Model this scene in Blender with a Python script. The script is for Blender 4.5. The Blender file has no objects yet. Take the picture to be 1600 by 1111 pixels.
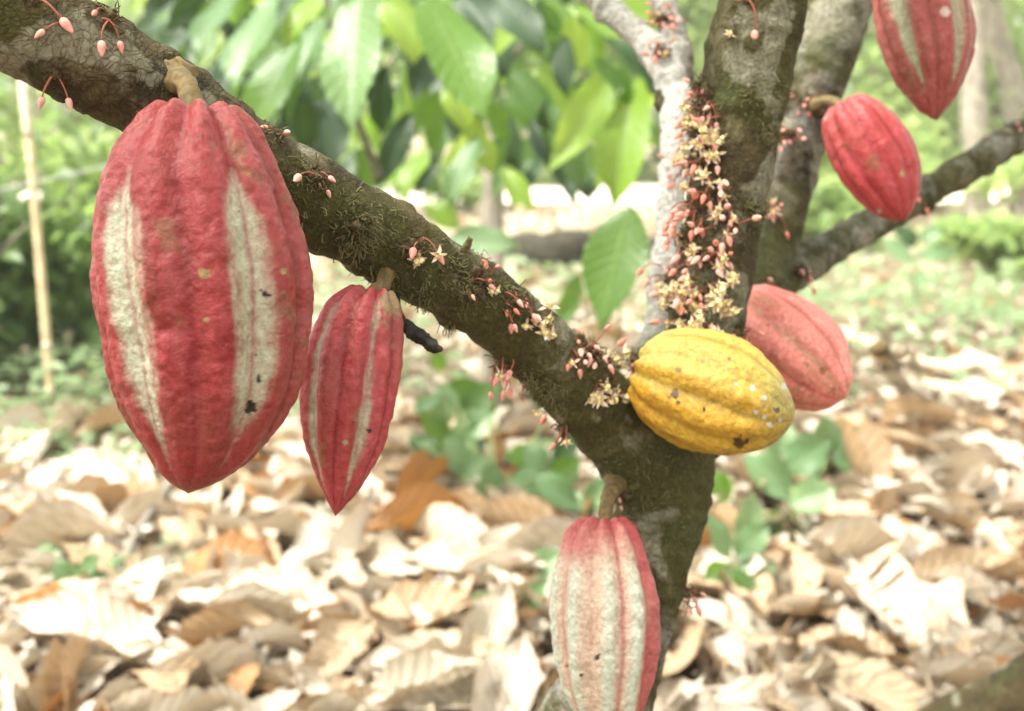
import bpy, math, random
import numpy as np
from mathutils import Vector, Matrix
from mathutils.bvhtree import BVHTree

random.seed(7)
rng = np.random.default_rng(11)
S = bpy.context.scene
COL = S.collection
R = math.radians

# ------------------------------------------------------------------ camera
H = 0.95                    # height of the lens above the ground, metres
F = 2000.0                  # focal length in pixels of the 1600 px wide photograph
PITCH = math.atan(375 / F)
CAM = Vector((0, 0, H))
RIGHT = Vector((1, 0, 0))
FWD = Vector((0, math.cos(PITCH), -math.sin(PITCH)))
UP = Vector((0, math.sin(PITCH), math.cos(PITCH)))
cd = bpy.data.cameras.new('camera')
cam = bpy.data.objects.new('camera', cd)
COL.objects.link(cam)
cam.location = CAM
cam.rotation_euler = (math.pi / 2 - PITCH, 0, 0)
cd.sensor_width = 36
cd.lens = F * 36 / 1600
cd.clip_start = 0.02
cd.clip_end = 500
cd.dof.use_dof = True
cd.dof.focus_distance = 0.70
cd.dof.aperture_fstop = 7.2
S.camera = cam

# ------------------------------------------------------------------ light
SUN_EL, SUN_AZ = R(64), R(-105)      # azimuth measured from +Y towards +X
w = bpy.data.worlds.new('World')
S.world = w
w.use_nodes = True
wn, wl = w.node_tree.nodes, w.node_tree.links
bg = wn['Background']
sky = wn.new('ShaderNodeTexSky')
sky.sky_type = 'NISHITA'
sky.sun_disc = False
sky.sun_elevation = SUN_EL
sky.sun_rotation = SUN_AZ
sky.air_density = 1.6
sky.dust_density = 4.0
hs = wn.new('ShaderNodeHueSaturation')
hs.inputs['Saturation'].default_value = 0.12
wl.new(sky.outputs[0], hs.inputs['Color'])
wm = wn.new('ShaderNodeMix')          # overcast sky seen with a warm white balance
wm.data_type, wm.blend_type = 'RGBA', 'MULTIPLY'
wm.inputs[0].default_value = 1.0
wm.inputs[7].default_value = (1.0, 0.972, 0.91, 1)
wl.new(hs.outputs[0], wm.inputs[6])
wl.new(wm.outputs[2], bg.inputs[0])
bg.inputs[1].default_value = 0.14
sd = bpy.data.lights.new('sun', 'SUN')
sd.energy = 2.6
sd.angle = R(9)
sd.color = (1.0, 0.965, 0.90)
sun = bpy.data.objects.new('sun', sd)
COL.objects.link(sun)
to_sun = Vector((math.sin(SUN_AZ) * math.cos(SUN_EL), math.cos(SUN_AZ) * math.cos(SUN_EL), math.sin(SUN_EL)))
sun.rotation_euler = to_sun.to_track_quat('Z', 'Y').to_euler()
vs = S.view_settings
vs.view_transform = 'Standard'
vs.look = 'None'
vs.gamma = 1
vs.exposure = 1.98
vs.use_curve_mapping = False
S.render.engine = 'CYCLES'
S.cycles.use_denoising = True
S.cycles.max_bounces = 8
S.cycles.transparent_max_bounces = 8


# ------------------------------------------------------------------ helpers
def at(px, py, d):
    """the point that the photograph shows at a pixel, d metres along the view axis"""
    px, py, d = float(px), float(py), float(d)
    return CAM + d * (FWD + (px - 800) / F * RIGHT - (py - 555.5) / F * UP)


def ground_at(px, py, z=0.0):
    px, py = float(px), float(py)
    r = FWD + (px - 800) / F * RIGHT - (py - 555.5) / F * UP
    return CAM + r * ((z - CAM.z) / r.z)


def project(P):
    Q = np.asarray(P, dtype=float) - np.array(CAM)
    d = Q @ np.array(FWD)
    return 800 + F * (Q @ np.array(RIGHT)) / d, 555.5 - F * (Q @ np.array(UP)) / d, d


def hash3(i, j, k, seed):
    n = (i * 374761393 + j * 668265263 + k * 2147483647 + seed * 1274126177) & 0xFFFFFFFF
    n = ((n ^ (n >> 13)) * 1274126177) & 0xFFFFFFFF
    n = n ^ (n >> 16)
    return (n & 0xFFFF) / 32767.5 - 1.0


def pn(P, freq=1.0, seed=0):
    """smooth value noise, -1..1, for an (n,3) array"""
    Q = np.asarray(P, dtype=float) * freq + 1000.0
    I = np.floor(Q).astype(np.int64)
    f = Q - I
    f = f * f * (3 - 2 * f)
    out = 0
    for a in (0, 1):
        wa = f[:, 0] if a else 1 - f[:, 0]
        for b in (0, 1):
            wb = f[:, 1] if b else 1 - f[:, 1]
            for c in (0, 1):
                wc = f[:, 2] if c else 1 - f[:, 2]
                out = out + wa * wb * wc * hash3(I[:, 0] + a, I[:, 1] + b, I[:, 2] + c, seed)
    return out


def fbm(P, freq, octaves=3, seed=0):
    out, amp = 0, 1.0
    for o in range(octaves):
        out = out + amp * pn(P, freq * 2 ** o, seed + o)
        amp *= 0.5
    return out


def smooth01(x):
    x = np.clip(x, 0, 1)
    return x * x * (3 - 2 * x)


def mesh_data(name, V, Q, uv=None, smooth=True, mats=(), mat_index=None):
    V = np.asarray(V, dtype=np.float32)
    Q = np.asarray(Q, dtype=np.int32)
    n, k = Q.shape
    me = bpy.data.meshes.new(name)
    me.vertices.add(len(V))
    me.vertices.foreach_set('co', V.ravel())
    me.loops.add(n * k)
    me.loops.foreach_set('vertex_index', Q.ravel())
    me.polygons.add(n)
    me.polygons.foreach_set('loop_start', np.arange(0, n * k, k, dtype=np.int32))
    if smooth:
        me.polygons.foreach_set('use_smooth', np.ones(n, dtype=bool))
    for m in mats:
        me.materials.append(m)
    if mat_index is not None:
        me.polygons.foreach_set('material_index', np.asarray(mat_index, dtype=np.int32))
    me.update(calc_edges=True)
    if uv is not None:
        l = me.uv_layers.new(name='UVMap')
        l.data.foreach_set('uv', np.asarray(uv, dtype=np.float32)[Q.ravel()].ravel())
    me.validate()
    return me


def link(name, me, parent=None, M=None):
    """M is the local matrix under the parent"""
    o = bpy.data.objects.new(name, me)
    COL.objects.link(o)
    if parent is not None:
        o.parent = parent
    if M is not None:
        o.matrix_basis = M
    return o


def tag(o, label=None, cat=None, group=None, kind=None):
    if label:
        o['label'] = label
    if cat:
        o['category'] = cat
    if group:
        o['group'] = group
    if kind:
        o['kind'] = kind
    return o


def thing(name, loc, label, cat, group=None):
    o = bpy.data.objects.new(name, None)
    o.empty_display_size = 0.02
    COL.objects.link(o)
    o.location = loc
    return tag(o, label, cat, group)


def catmull(pts, n):
    """n points on a smooth curve through pts ((k,d) array)"""
    P = np.asarray(pts, dtype=float)
    P = np.vstack([2 * P[0] - P[1], P, 2 * P[-1] - P[-2]])
    k = len(P) - 3
    t = np.linspace(0, k - 1e-9, n)
    i = t.astype(int)
    f = (t - i)[:, None]
    a, b, c, d = P[i], P[i + 1], P[i + 2], P[i + 3]
    return 0.5 * (2 * b + (c - a) * f + (2 * a - 5 * b + 4 * c - d) * f ** 2 + (3 * b - a - 3 * c + d) * f ** 3)


def frames(C):
    T = np.gradient(C, axis=0)
    T /= np.linalg.norm(T, axis=1)[:, None]
    N = np.zeros_like(C)
    ref = np.array([0, 0, 1.0]) if abs(T[0][2]) < 0.9 else np.array([1.0, 0, 0])
    v = np.cross(T[0], ref)
    N[0] = v / np.linalg.norm(v)
    for i in range(1, len(C)):
        v = N[i - 1] - T[i] * (N[i - 1] @ T[i])
        N[i] = v / np.linalg.norm(v)
    return T, N, np.cross(T, N)


def tube(C, rad, seg=8, cap=True):
    """a swept tube round the points C with radius rad (array); quads, ends closed with collapsed rings"""
    C = np.asarray(C, dtype=float)
    rad = np.broadcast_to(np.asarray(rad, dtype=float), (len(C),)).copy()
    T, N, B = frames(C)
    if cap:
        C = np.vstack([C[:1], C, C[-1:]])
        rad = np.concatenate([[1e-6], rad, [1e-6]])
        N = np.vstack([N[:1], N, N[-1:]])
        B = np.vstack([B[:1], B, B[-1:]])
    a = np.linspace(0, 2 * np.pi, seg, endpoint=False)
    V = C[:, None, :] + rad[:, None, None] * (np.cos(a)[None, :, None] * N[:, None, :] + np.sin(a)[None, :, None] * B[:, None, :])
    n = len(C)
    i = np.arange(n - 1)[:, None] * seg
    j = np.arange(seg)[None, :]
    jn = (j + 1) % seg
    Q = np.stack([i + j, i + jn, i + seg + jn, i + seg + j], -1).reshape(-1, 4)
    uv = np.stack([np.tile(np.arange(seg) / seg, n), np.repeat(np.linspace(0, 1, n), seg)], -1)
    return V.reshape(-1, 3), Q, uv


def join(parts):
    Vs, Qs, us, off = [], [], [], 0
    for V, Q, u in parts:
        Vs.append(V)
        Qs.append(Q + off)
        us.append(u)
        off += len(V)
    return np.vstack(Vs), np.vstack(Qs), np.vstack(us)


# ------------------------------------------------------------------ materials
class NT:
    def __init__(self, name):
        self.m = bpy.data.materials.new(name)
        self.m.use_nodes = True
        self.t = self.m.node_tree
        self.b = self.t.nodes['Principled BSDF']
        self.out = self.t.nodes['Material Output']

    def n(self, typ, **kw):
        nd = self.t.nodes.new(typ)
        for k, v in kw.items():
            setattr(nd, k, v)
        return nd

    def l(self, a, b):
        self.t.links.new(a, b)

    def val(self, sock, v):
        if hasattr(v, 'is_output'):
            self.l(v, sock)
        else:
            sock.default_value = v

    def math(self, op, a, b=0.0, c=None):
        nd = self.n('ShaderNodeMath', operation=op)
        self.val(nd.inputs[0], a)
        self.val(nd.inputs[1], b)
        if c is not None:
            self.val(nd.inputs[2], c)
        return nd.outputs[0]

    def mix(self, f, a, b, mode='MIX'):
        nd = self.n('ShaderNodeMix', data_type='RGBA', blend_type=mode)
        self.val(nd.inputs[0], f)
        for s, v in ((nd.inputs[6], a), (nd.inputs[7], b)):
            self.val(s, (*v, 1) if isinstance(v, tuple) and len(v) == 3 else v)
        return nd.outputs[2]

    def noise(self, scale, detail=4, rough=0.55, vec=None, dist=0.0):
        nd = self.n('ShaderNodeTexNoise')
        nd.inputs['Scale'].default_value = scale
        nd.inputs['Detail'].default_value = detail
        nd.inputs['Roughness'].default_value = rough
        nd.inputs['Distortion'].default_value = dist
        if vec is not None:
            self.l(vec, nd.inputs['Vector'])
        return nd.outputs[0]

    def ramp(self, f, a, b):
        nd = self.n('ShaderNodeMapRange', interpolation_type='SMOOTHSTEP')
        self.val(nd.inputs[0], f)
        nd.inputs[1].default_value = a
        nd.inputs[2].default_value = b
        return nd.outputs[0]

    def bump(self, h, strength=0.5, dist=0.001):
        nd = self.n('ShaderNodeBump')
        nd.inputs['Strength'].default_value = strength
        nd.inputs['Distance'].default_value = dist
        self.l(h, nd.inputs['Height'])
        self.l(nd.outputs[0], self.b.inputs['Normal'])
        return nd.outputs[0]

    def obj_coord(self):
        return self.n('ShaderNodeTexCoord').outputs['Object']

    def attr(self, name):
        return self.n('ShaderNodeAttribute', attribute_name=name)

    def base(self, c, rough=0.6, spec=0.4):
        self.val(self.b.inputs['Base Color'], (*c, 1) if isinstance(c, tuple) else c)
        self.val(self.b.inputs['Roughness'], rough)
        self.b.inputs['Specular IOR Level'].default_value = spec
        return self

    def translucent(self, colour, fac):
        """thin leaf: part of the light passes through"""
        tr = self.n('ShaderNodeBsdfTranslucent')
        self.val(tr.inputs['Color'], (*colour, 1) if isinstance(colour, tuple) else colour)
        mx = self.n('ShaderNodeMixShader')
        mx.inputs[0].default_value = fac
        self.l(self.b.outputs[0], mx.inputs[1])
        self.l(tr.outputs[0], mx.inputs[2])
        self.l(mx.outputs[0], self.out.inputs['Surface'])


def plain(name, c, rough=0.6, var=0.25, scale=60.0, spec=0.3, bump=0.0, bump_dist=0.001):
    k = NT(name)
    v = k.obj_coord()
    nz = k.noise(scale, 4, vec=v)
    dark = tuple(x * (1 - var) for x in c)
    light = tuple(min(1, x * (1 + var)) for x in c)
    k.base(k.mix(k.ramp(nz, 0.3, 0.7), dark, light), rough, spec)
    if bump:
        k.bump(nz, bump, bump_dist)
    return k.m


def leaf_material(name, dark, light, trans, fac=0.35, rough=0.35, vein=(0.16, 0.26, 0.07), per_island=False, spec=0.5):
    k = NT(name)
    uv = k.n('ShaderNodeSeparateXYZ')
    k.l(k.n('ShaderNodeUVMap').outputs[0], uv.inputs[0])
    u, v = uv.outputs[0], uv.outputs[1]
    ax = k.math('ABSOLUTE', k.math('SUBTRACT', u, 0.5))
    mid = k.math('SUBTRACT', 1.0, k.ramp(ax, 0.012, 0.035))
    fr = k.math('FRACT', k.math('MULTIPLY', k.math('SUBTRACT', v, k.math('MULTIPLY', ax, 0.35)), 11.0))
    lat = k.math('SUBTRACT', 1.0, k.ramp(k.math('ABSOLUTE', k.math('SUBTRACT', fr, 0.5)), 0.03, 0.12))
    veins = k.math('MAXIMUM', mid, k.math('MULTIPLY', lat, 0.55))
    if per_island:
        rnd = k.n('ShaderNodeNewGeometry').outputs['Random Per Island']
    else:
        rnd = k.n('ShaderNodeObjectInfo').outputs['Random']
    nz = k.noise(9.0, 4, vec=k.obj_coord())
    f = k.math('ADD', k.math('MULTIPLY', rnd, 0.75), k.math('MULTIPLY', k.math('SUBTRACT', nz, 0.4), 0.5))
    c = k.mix(f, dark, light)
    c = k.mix(k.math('MULTIPLY', veins, 0.7), c, vein)
    k.base(c, rough, spec)
    k.bump(k.math('ADD', veins, k.math('MULTIPLY', nz, 0.6)), 0.8, 0.005)
    k.translucent(k.mix(f, tuple(x * 0.7 for x in trans), trans), fac)
    return k.m


def dry_material(name, dark, light, under, per_island=False):
    k = NT(name)
    uv = k.n('ShaderNodeSeparateXYZ')
    k.l(k.n('ShaderNodeUVMap').outputs[0], uv.inputs[0])
    u, v = uv.outputs[0], uv.outputs[1]
    ax = k.math('ABSOLUTE', k.math('SUBTRACT', u, 0.5))
    mid = k.math('SUBTRACT', 1.0, k.ramp(ax, 0.015, 0.045))
    fr = k.math('FRACT', k.math('MULTIPLY', k.math('SUBTRACT', v, k.math('MULTIPLY', ax, 0.4)), 10.0))
    lat = k.math('SUBTRACT', 1.0, k.ramp(k.math('ABSOLUTE', k.math('SUBTRACT', fr, 0.5)), 0.03, 0.16))
    veins = k.math('MAXIMUM', mid, k.math('MULTIPLY', lat, 0.7))
    if per_island:
        rnd = k.n('ShaderNodeNewGeometry').outputs['Random Per Island']
    else:
        rnd = k.n('ShaderNodeObjectInfo').outputs['Random']
    co = k.n('ShaderNodeNewGeometry').outputs['Position']
    nz = k.noise(14.0, 5, 0.65, vec=co)
    blotch = k.noise(45.0, 3, 0.6, vec=co)
    f = k.math('ADD', k.math('MULTIPLY', rnd, 0.6), k.math('MULTIPLY', k.math('SUBTRACT', nz, 0.3), 0.8))
    c = k.mix(f, dark, light)
    c = k.mix(k.math('MULTIPLY', k.ramp(blotch, 0.55, 0.70), 0.6), c, tuple(x * 0.45 for x in dark))
    c = k.mix(k.math('MULTIPLY', veins, 0.35), c, tuple(x * 0.62 for x in dark))
    c = k.mix(k.math('MULTIPLY', k.ramp(ax, 0.36, 0.5), 0.35), c, (dark[0] * .8, dark[1] * .62, dark[2] * .45))
    back = k.n('ShaderNodeNewGeometry').outputs['Backfacing']
    c = k.mix(k.math('MULTIPLY', back, 0.45), c, under)
    k.base(c, 0.55, 0.35)
    k.bump(k.math('ADD', veins, nz), 0.9, 0.006)
    k.translucent(tuple(x * 0.9 for x in under), 0.18)
    return k.m


def bark_material():
    k = NT('bark')
    v = k.obj_coord()
    nz = k.noise(26, 6, 0.65, vec=v)
    fine = k.noise(220, 5, 0.7, vec=v)
    patch = k.noise(11, 3, 0.55, vec=v, dist=0.6)
    patch2 = k.noise(34, 4, 0.6, vec=v, dist=1.0)
    pale = k.attr('pale').outputs['Fac']
    moss = k.attr('moss').outputs['Fac']
    c = k.mix(k.ramp(nz, 0.32, 0.68), (0.022, 0.016, 0.005), (0.100, 0.072, 0.026))
    c = k.mix(k.math('MULTIPLY', k.ramp(k.math('ADD', patch, k.math('MULTIPLY', moss, 0.25)), 0.5, 0.68), 0.8), c, (0.082, 0.082, 0.018))
    c = k.mix(k.math('MULTIPLY', k.ramp(patch2, 0.53, 0.66), 0.8), c, (0.165, 0.14, 0.072))
    c = k.mix(k.math('MULTIPLY', k.ramp(k.noise(17, 4, 0.55, vec=v, dist=0.4), 0.565, 0.61), 0.8), c, (0.30, 0.285, 0.20))
    c = k.mix(k.math('MULTIPLY', k.ramp(k.noise(8, 5, 0.6, vec=v, dist=0.8), 0.52, 0.62), 0.65), c, (0.062, 0.076, 0.019))
    lich_lit = k.ramp(k.math('ADD', k.noise(30, 4, 0.6, vec=v), k.math('MULTIPLY', pale, 0.80)), 0.62, 0.84)
    c = k.mix(k.math('MULTIPLY', lich_lit, k.math('MULTIPLY', pale, 1.0)), c, (0.80, 0.78, 0.73))  # lichen white; on the pale stem it also carries the bright light as colour
    c = k.mix(k.ramp(fine, 0.30, 0.66), k.mix(0.5, c, (0.02, 0.015, 0.006)), c)
    grain = k.noise(520, 3, 0.6, vec=v)
    c = k.mix(k.math('MULTIPLY', k.ramp(grain, 0.5, 0.68), 0.22), c, (0.22, 0.20, 0.12))
    # irregular cracks
    vo = k.n('ShaderNodeTexVoronoi', feature='DISTANCE_TO_EDGE')
    vo.inputs['Scale'].default_value = 210
    mp = k.n('ShaderNodeVectorMath', operation='ADD')
    ns = k.n('ShaderNodeTexNoise')
    ns.inputs['Scale'].default_value = 60
    k.l(v, ns.inputs['Vector'])
    sc = k.n('ShaderNodeVectorMath', operation='SCALE')
    k.l(ns.outputs[1], sc.inputs[0])
    sc.inputs['Scale'].default_value = 0.02
    k.l(v, mp.inputs[0])
    k.l(sc.outputs[0], mp.inputs[1])
    k.l(mp.outputs[0], vo.inputs['Vector'])
    crack = k.ramp(vo.outputs['Distance'], 0.0, 0.16)
    c = k.mix(crack, k.mix(0.25, c, (0.02, 0.014, 0.007)), c)
    k.base(c, 0.8, 0.25)
    k.bump(k.math('ADD', k.math('ADD', fine, k.math('MULTIPLY', nz, 1.6)), k.math('MULTIPLY', crack, 0.3)), 0.9, 0.0030)
    return k.m


def husk_material(name, rough=0.38):
    k = NT(name)
    v = k.obj_coord()
    c = k.attr('husk').outputs['Color']
    nz = k.noise(330, 4, 0.65, vec=v)
    nz2 = k.noise(85, 4, 0.6, vec=v)
    c = k.mix(k.ramp(nz, 0.3, 0.66), k.mix(1.0, c, (0.74, 0.62, 0.58), 'MULTIPLY'), c)
    c = k.mix(k.math('MULTIPLY', k.ramp(k.noise(130, 5, 0.7, vec=v), 0.52, 0.72), 0.8), c, k.mix(1.0, c, (1.22, 1.55, 1.5), 'MULTIPLY'))
    sp = k.noise(170, 2, 0.5, vec=v)
    c = k.mix(k.math('MULTIPLY', k.ramp(sp, 0.72, 0.76), 0.6), c, (0.09, 0.03, 0.02))
    k.base(c, k.math('ADD', rough - 0.12, k.math('MULTIPLY', nz2, 0.3)), 0.35)
    k.bump(k.math('ADD', nz, k.math('MULTIPLY', nz2, 1.6)), 0.6, 0.0018)
    return k.m


M_bark = bark_material()
M_husk = husk_material('husk_skin')
M_stalk = plain('stalk_wood', (0.15, 0.105, 0.042), 0.7, 0.35, 180, bump=0.5)
M_bud = plain('bud_pink', (0.72, 0.33, 0.28), 0.45, 0.22, 260)
M_pedicel = plain('pedicel_red', (0.36, 0.11, 0.07), 0.5, 0.25, 200)
M_sepal = plain('sepal_cream', (0.78, 0.64, 0.52), 0.5, 0.15, 300)
M_petal = plain('petal_yellow', (0.70, 0.58, 0.30), 0.5, 0.25, 300)
M_cushion = plain('cushion_brown', (0.085, 0.062, 0.028), 0.9, 0.5, 300, bump=0.8)
M_moss = plain('moss_strand', (0.15, 0.135, 0.06), 0.9, 0.45, 150)
M_black = plain('withered_black', (0.022, 0.022, 0.016), 0.7, 0.6, 180, bump=0.9, bump_dist=0.002)
M_twig = plain('twig_grey', (0.16, 0.14, 0.11), 0.8, 0.4, 60, bump=0.6, bump_dist=0.003)
M_palewood = plain('pale_wood', (0.42, 0.35, 0.25), 0.8, 0.25, 25, bump=0.5, bump_dist=0.004)
M_trunkfar = plain('grey_bark', (0.27, 0.24, 0.19), 0.85, 0.4, 14, bump=0.7, bump_dist=0.008)
M_bamboo = plain('bamboo_tan', (0.56, 0.45, 0.27), 0.5, 0.2, 12)
M_bamboo_pale = plain('bamboo_bleached', (0.62, 0.55, 0.42), 0.5, 0.15, 20)
M_wire = plain('wire_grey', (0.34, 0.34, 0.33), 0.5, 0.15, 50)
M_log = plain('log_brown', (0.03, 0.027, 0.015), 0.9, 0.5, 14, bump=0.9, bump_dist=0.01)
M_stem = plain('green_stem', (0.16, 0.20, 0.07), 0.6, 0.25, 60)
M_leaf = leaf_material('cacao_leaf', (0.022, 0.075, 0.010), (0.095, 0.20, 0.026), (0.32, 0.56, 0.06), 0.42, 0.42)
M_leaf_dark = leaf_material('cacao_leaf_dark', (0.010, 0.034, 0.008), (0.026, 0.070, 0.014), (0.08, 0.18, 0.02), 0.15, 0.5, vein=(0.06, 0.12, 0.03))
M_leaf_lime = leaf_material('cacao_leaf_lime', (0.14, 0.27, 0.03), (0.25, 0.36, 0.05), (0.50, 0.68, 0.10), 0.5, 0.35, vein=(0.26, 0.38, 0.10))
M_leaf_gloss = leaf_material('cacao_leaf_gloss', (0.05, 0.12, 0.034), (0.12, 0.21, 0.07), (0.26, 0.44, 0.09), 0.3, 0.42, vein=(0.24, 0.34, 0.16), spec=0.45)
M_herb = leaf_material('herb_leaf', (0.09, 0.19, 0.07), (0.24, 0.36, 0.18), (0.30, 0.46, 0.16), 0.35, 0.35, vein=(0.28, 0.36, 0.2), spec=0.6)
M_bushleaf = leaf_material('bush_leaf', (0.05, 0.11, 0.025), (0.18, 0.27, 0.08), (0.34, 0.50, 0.12), 0.45, 0.4, per_island=True)
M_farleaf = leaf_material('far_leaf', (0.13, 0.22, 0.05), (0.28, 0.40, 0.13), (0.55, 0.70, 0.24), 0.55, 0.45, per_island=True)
M_cover = leaf_material('cover_leaf', (0.12, 0.20, 0.08), (0.30, 0.38, 0.20), (0.36, 0.48, 0.20), 0.35, 0.45, per_island=True)
DRY = {}
for nm, d, l, u in (('bleached', (0.50, 0.435, 0.34), (0.71, 0.65, 0.56), (0.52, 0.40, 0.25)),
                    ('tan', (0.36, 0.255, 0.15), (0.55, 0.435, 0.295), (0.42, 0.25, 0.11)),
                    ('brown', (0.31, 0.15, 0.05), (0.48, 0.29, 0.14), (0.40, 0.17, 0.03)),
                    ('grey', (0.40, 0.35, 0.265), (0.60, 0.54, 0.43), (0.40, 0.30, 0.18))):
    DRY[nm] = (dry_material('dry_' + nm, d, l, u), dry_material('dry_litter_' + nm, d, l, u, True))


def ground_material():
    k = NT('soil')
    p = k.n('ShaderNodeNewGeometry').outputs['Position']
    a = k.noise(3.0, 6, 0.65, vec=p)
    b = k.noise(24.0, 5, 0.7, vec=p)
    c = k.mix(k.ramp(b, 0.3, 0.7), (0.045, 0.028, 0.014), (0.20, 0.145, 0.085))
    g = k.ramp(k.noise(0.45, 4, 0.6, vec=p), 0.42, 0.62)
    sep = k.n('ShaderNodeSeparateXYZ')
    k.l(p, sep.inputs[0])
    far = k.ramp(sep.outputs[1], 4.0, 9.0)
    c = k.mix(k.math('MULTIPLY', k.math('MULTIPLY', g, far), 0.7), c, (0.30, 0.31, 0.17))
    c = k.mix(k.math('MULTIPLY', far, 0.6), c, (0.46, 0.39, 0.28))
    k.base(c, 0.9, 0.2)
    k.bump(k.math('ADD', a, b), 0.8, 0.03)
    return k.m


# ------------------------------------------------------------------ ground and path
def sheet(name, xs, ys, zf, mat):
    X, Y = np.meshgrid(xs, ys)
    P = np.stack([X.ravel(), Y.ravel(), np.zeros(X.size)], -1)
    P[:, 2] = zf(P)
    nx, ny = len(xs), len(ys)
    i = np.arange(ny - 1)[:, None] * nx + np.arange(nx - 1)[None, :]
    Q = np.stack([i, i + 1, i + nx + 1, i + nx], -1).reshape(-1, 4)
    return link(name, mesh_data(name, P, Q, mats=[mat]))


def soil_z(P):
    Q = np.column_stack([P[:, 0], P[:, 1], np.zeros(len(P))])
    return 0.012 * pn(Q, 3.0, 5) + 0.006 * pn(Q, 11.0, 6) - 0.018


xs = np.concatenate([np.linspace(-200, -8, 25), np.linspace(-7.5, 7.5, 130), np.linspace(8, 200, 25)])
ys = np.concatenate([np.linspace(-60, -1, 12), np.linspace(-0.5, 9, 110), np.linspace(9.6, 30, 40), np.linspace(34, 300, 24)])
tag(sheet('ground', xs, ys, soil_z, ground_material()), kind='structure')
pm = plain('pale_soil', (0.66, 0.62, 0.53), 0.9, 0.12, 2.0, bump=0.4, bump_dist=0.02)
tag(sheet('path', np.linspace(-60, 60, 80), np.linspace(14.2, 17.8, 5), lambda P: soil_z(P) * 0 + 0.006 + 0.004 * pn(P, 0.9, 3), pm), kind='structure')

# ------------------------------------------------------------------ the cacao tree in front
# each limb: pixel path with depth along the view axis, half width in pixels, then how pale its bark is coloured, bright light on the pale stem included
LIMBS = {
    'trunk': ([(895, 1500, .93, 112), (918, 1250, .93, 92), (942, 1110, .93, 78), (981, 990, .935, 66), (1009, 880, .94, 66), (1036, 790, .945, 70), (1044, 715, .945, 74), (1056, 650, .95, 62)], 0.05),
    'main': ([(-440, -205, .57, 84), (-190, -75, .625, 82), (-60, -14, .65, 83), (60, 47, .67, 81), (170, 106, .69, 78), (275, 172, .71, 73), (400, 262, .735, 70), (520, 332, .765, 67), (630, 398, .795, 62), (730, 458, .825, 58), (815, 522, .855, 57), (890, 592, .885, 60), (950, 655, .915, 62), (1018, 742, .94, 64)], 0.0),
    'stem': ([(1042, 745, .945, 62), (1074, 640, .945, 56), (1098, 540, .94, 58), (1118, 420, .94, 60), (1142, 280, .935, 63), (1166, 140, .93, 66), (1190, 0, .925, 69), (1215, -150, .92, 72), (1250, -400, .91, 72), (1300, -700, .90, 66)], 0.0),
    'back': ([(1080, 690, .98, 50), (1130, 560, 1.05, 50), (1185, 420, 1.12, 49), (1222, 290, 1.15, 49), (1262, 150, 1.18, 51), (1315, 0, 1.2, 54), (1365, -130, 1.22, 56), (1440, -350, 1.25, 54), (1500, -620, 1.28, 50)], 0.22),
    'side': ([(1120, 590, 1.04, 36), (1180, 490, 1.12, 32), (1240, 425, 1.18, 28), (1330, 370, 1.23, 26), (1440, 303, 1.29, 25), (1530, 250, 1.34, 24), (1610, 198, 1.38, 24), (1700, 140, 1.42, 22)], 0.24),
    'pale': ([(1030, 690, .97, 44), (1016, 590, 1.0, 36), (1034, 480, 1.04, 24), (1046, 350, 1.08, 23), (1054, 230, 1.12, 23), (1054, 150, 1.15, 24), (1042, 110, 1.16, 26), (1010, 70, 1.18, 24), (960, 20, 1.21, 22), (900, -40, 1.24, 20), (820, -120, 1.28, 18)], 1.0),
    'pale_fork': ([(1046, 170, 1.15, 26), (1060, 100, 1.17, 24), (1048, 40, 1.2, 22), (1030, -20, 1.23, 21), (1015, -110, 1.26, 20)], 0.45),
}
splines = {}
parts = []
for nm, (pts, pale) in LIMBS.items():
    P = np.array([list(at(x, y, d)) + [r * d / F] for x, y, d, r in pts])
    if nm == 'trunk':
        P[0, 2] = -0.06
    C = catmull(P, 160)
    splines[nm] = C
    parts.append(tube(C[:, :3], C[:, 3], 28))
V, Q, U = join(parts)
tmp = link('temporary_limbs', mesh_data('limbs', V, Q))
md = tmp.modifiers.new('r', 'REMESH')
md.mode = 'VOXEL'
md.voxel_size = 0.0026
md = tmp.modifiers.new('s', 'SMOOTH')
md.factor = 0.5
md.iterations = 9
dg = bpy.context.evaluated_depsgraph_get()
ev = tmp.evaluated_get(dg)
em = ev.to_mesh()
nvt = len(em.vertices)
V = np.empty(nvt * 3, np.float32)
em.vertices.foreach_get('co', V)
V = V.reshape(-1, 3).astype(float)
N = np.empty(nvt * 3, np.float32)
em.vertices.foreach_get('normal', N)
N = N.reshape(-1, 3).astype(float)
Q = np.array([tuple(p.vertices) for p in em.polygons if len(p.vertices) == 4], dtype=np.int64)
ev.to_mesh_clear()
bpy.data.objects.remove(tmp)
# nearest limb of every vertex
best = np.full(nvt, 9.0)
who = np.zeros(nvt, int)
along = np.zeros(nvt)
names = list(LIMBS)
for li, nm in enumerate(names):
    C = splines[nm]
    for a in range(0, nvt, 20000):
        D = np.linalg.norm(V[a:a + 20000, None, :] - C[None, ::2, :3], axis=2)
        j = D.argmin(1)
        dd = D[np.arange(len(j)), j] / C[::2][j, 3]
        s = slice(a, a + 20000)
        m = dd < best[s]
        best[s] = np.where(m, dd, best[s])
        who[s] = np.where(m, li, who[s])
        along[s] = np.where(m, j / 79.0, along[s])
pale = np.array([LIMBS[n][1] for n in names])[who]
ends = smooth01(along / 0.35)
pale = np.where(who >= 3, pale * ends, pale)
px_v = project(V)
pale = np.where((who == 5) & (along > .62), pale * (1 - .5 * smooth01((along - .62) / .15)), pale)
low = smooth01((px_v[1] - 880) / 120) * (who == 0)
pale = np.maximum(pale, low * 0.3)
moss = np.clip(-N[:, 2] * 0.3 + 0.5 + 0.5 * pn(V, 9, 4), 0, 1)
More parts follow.
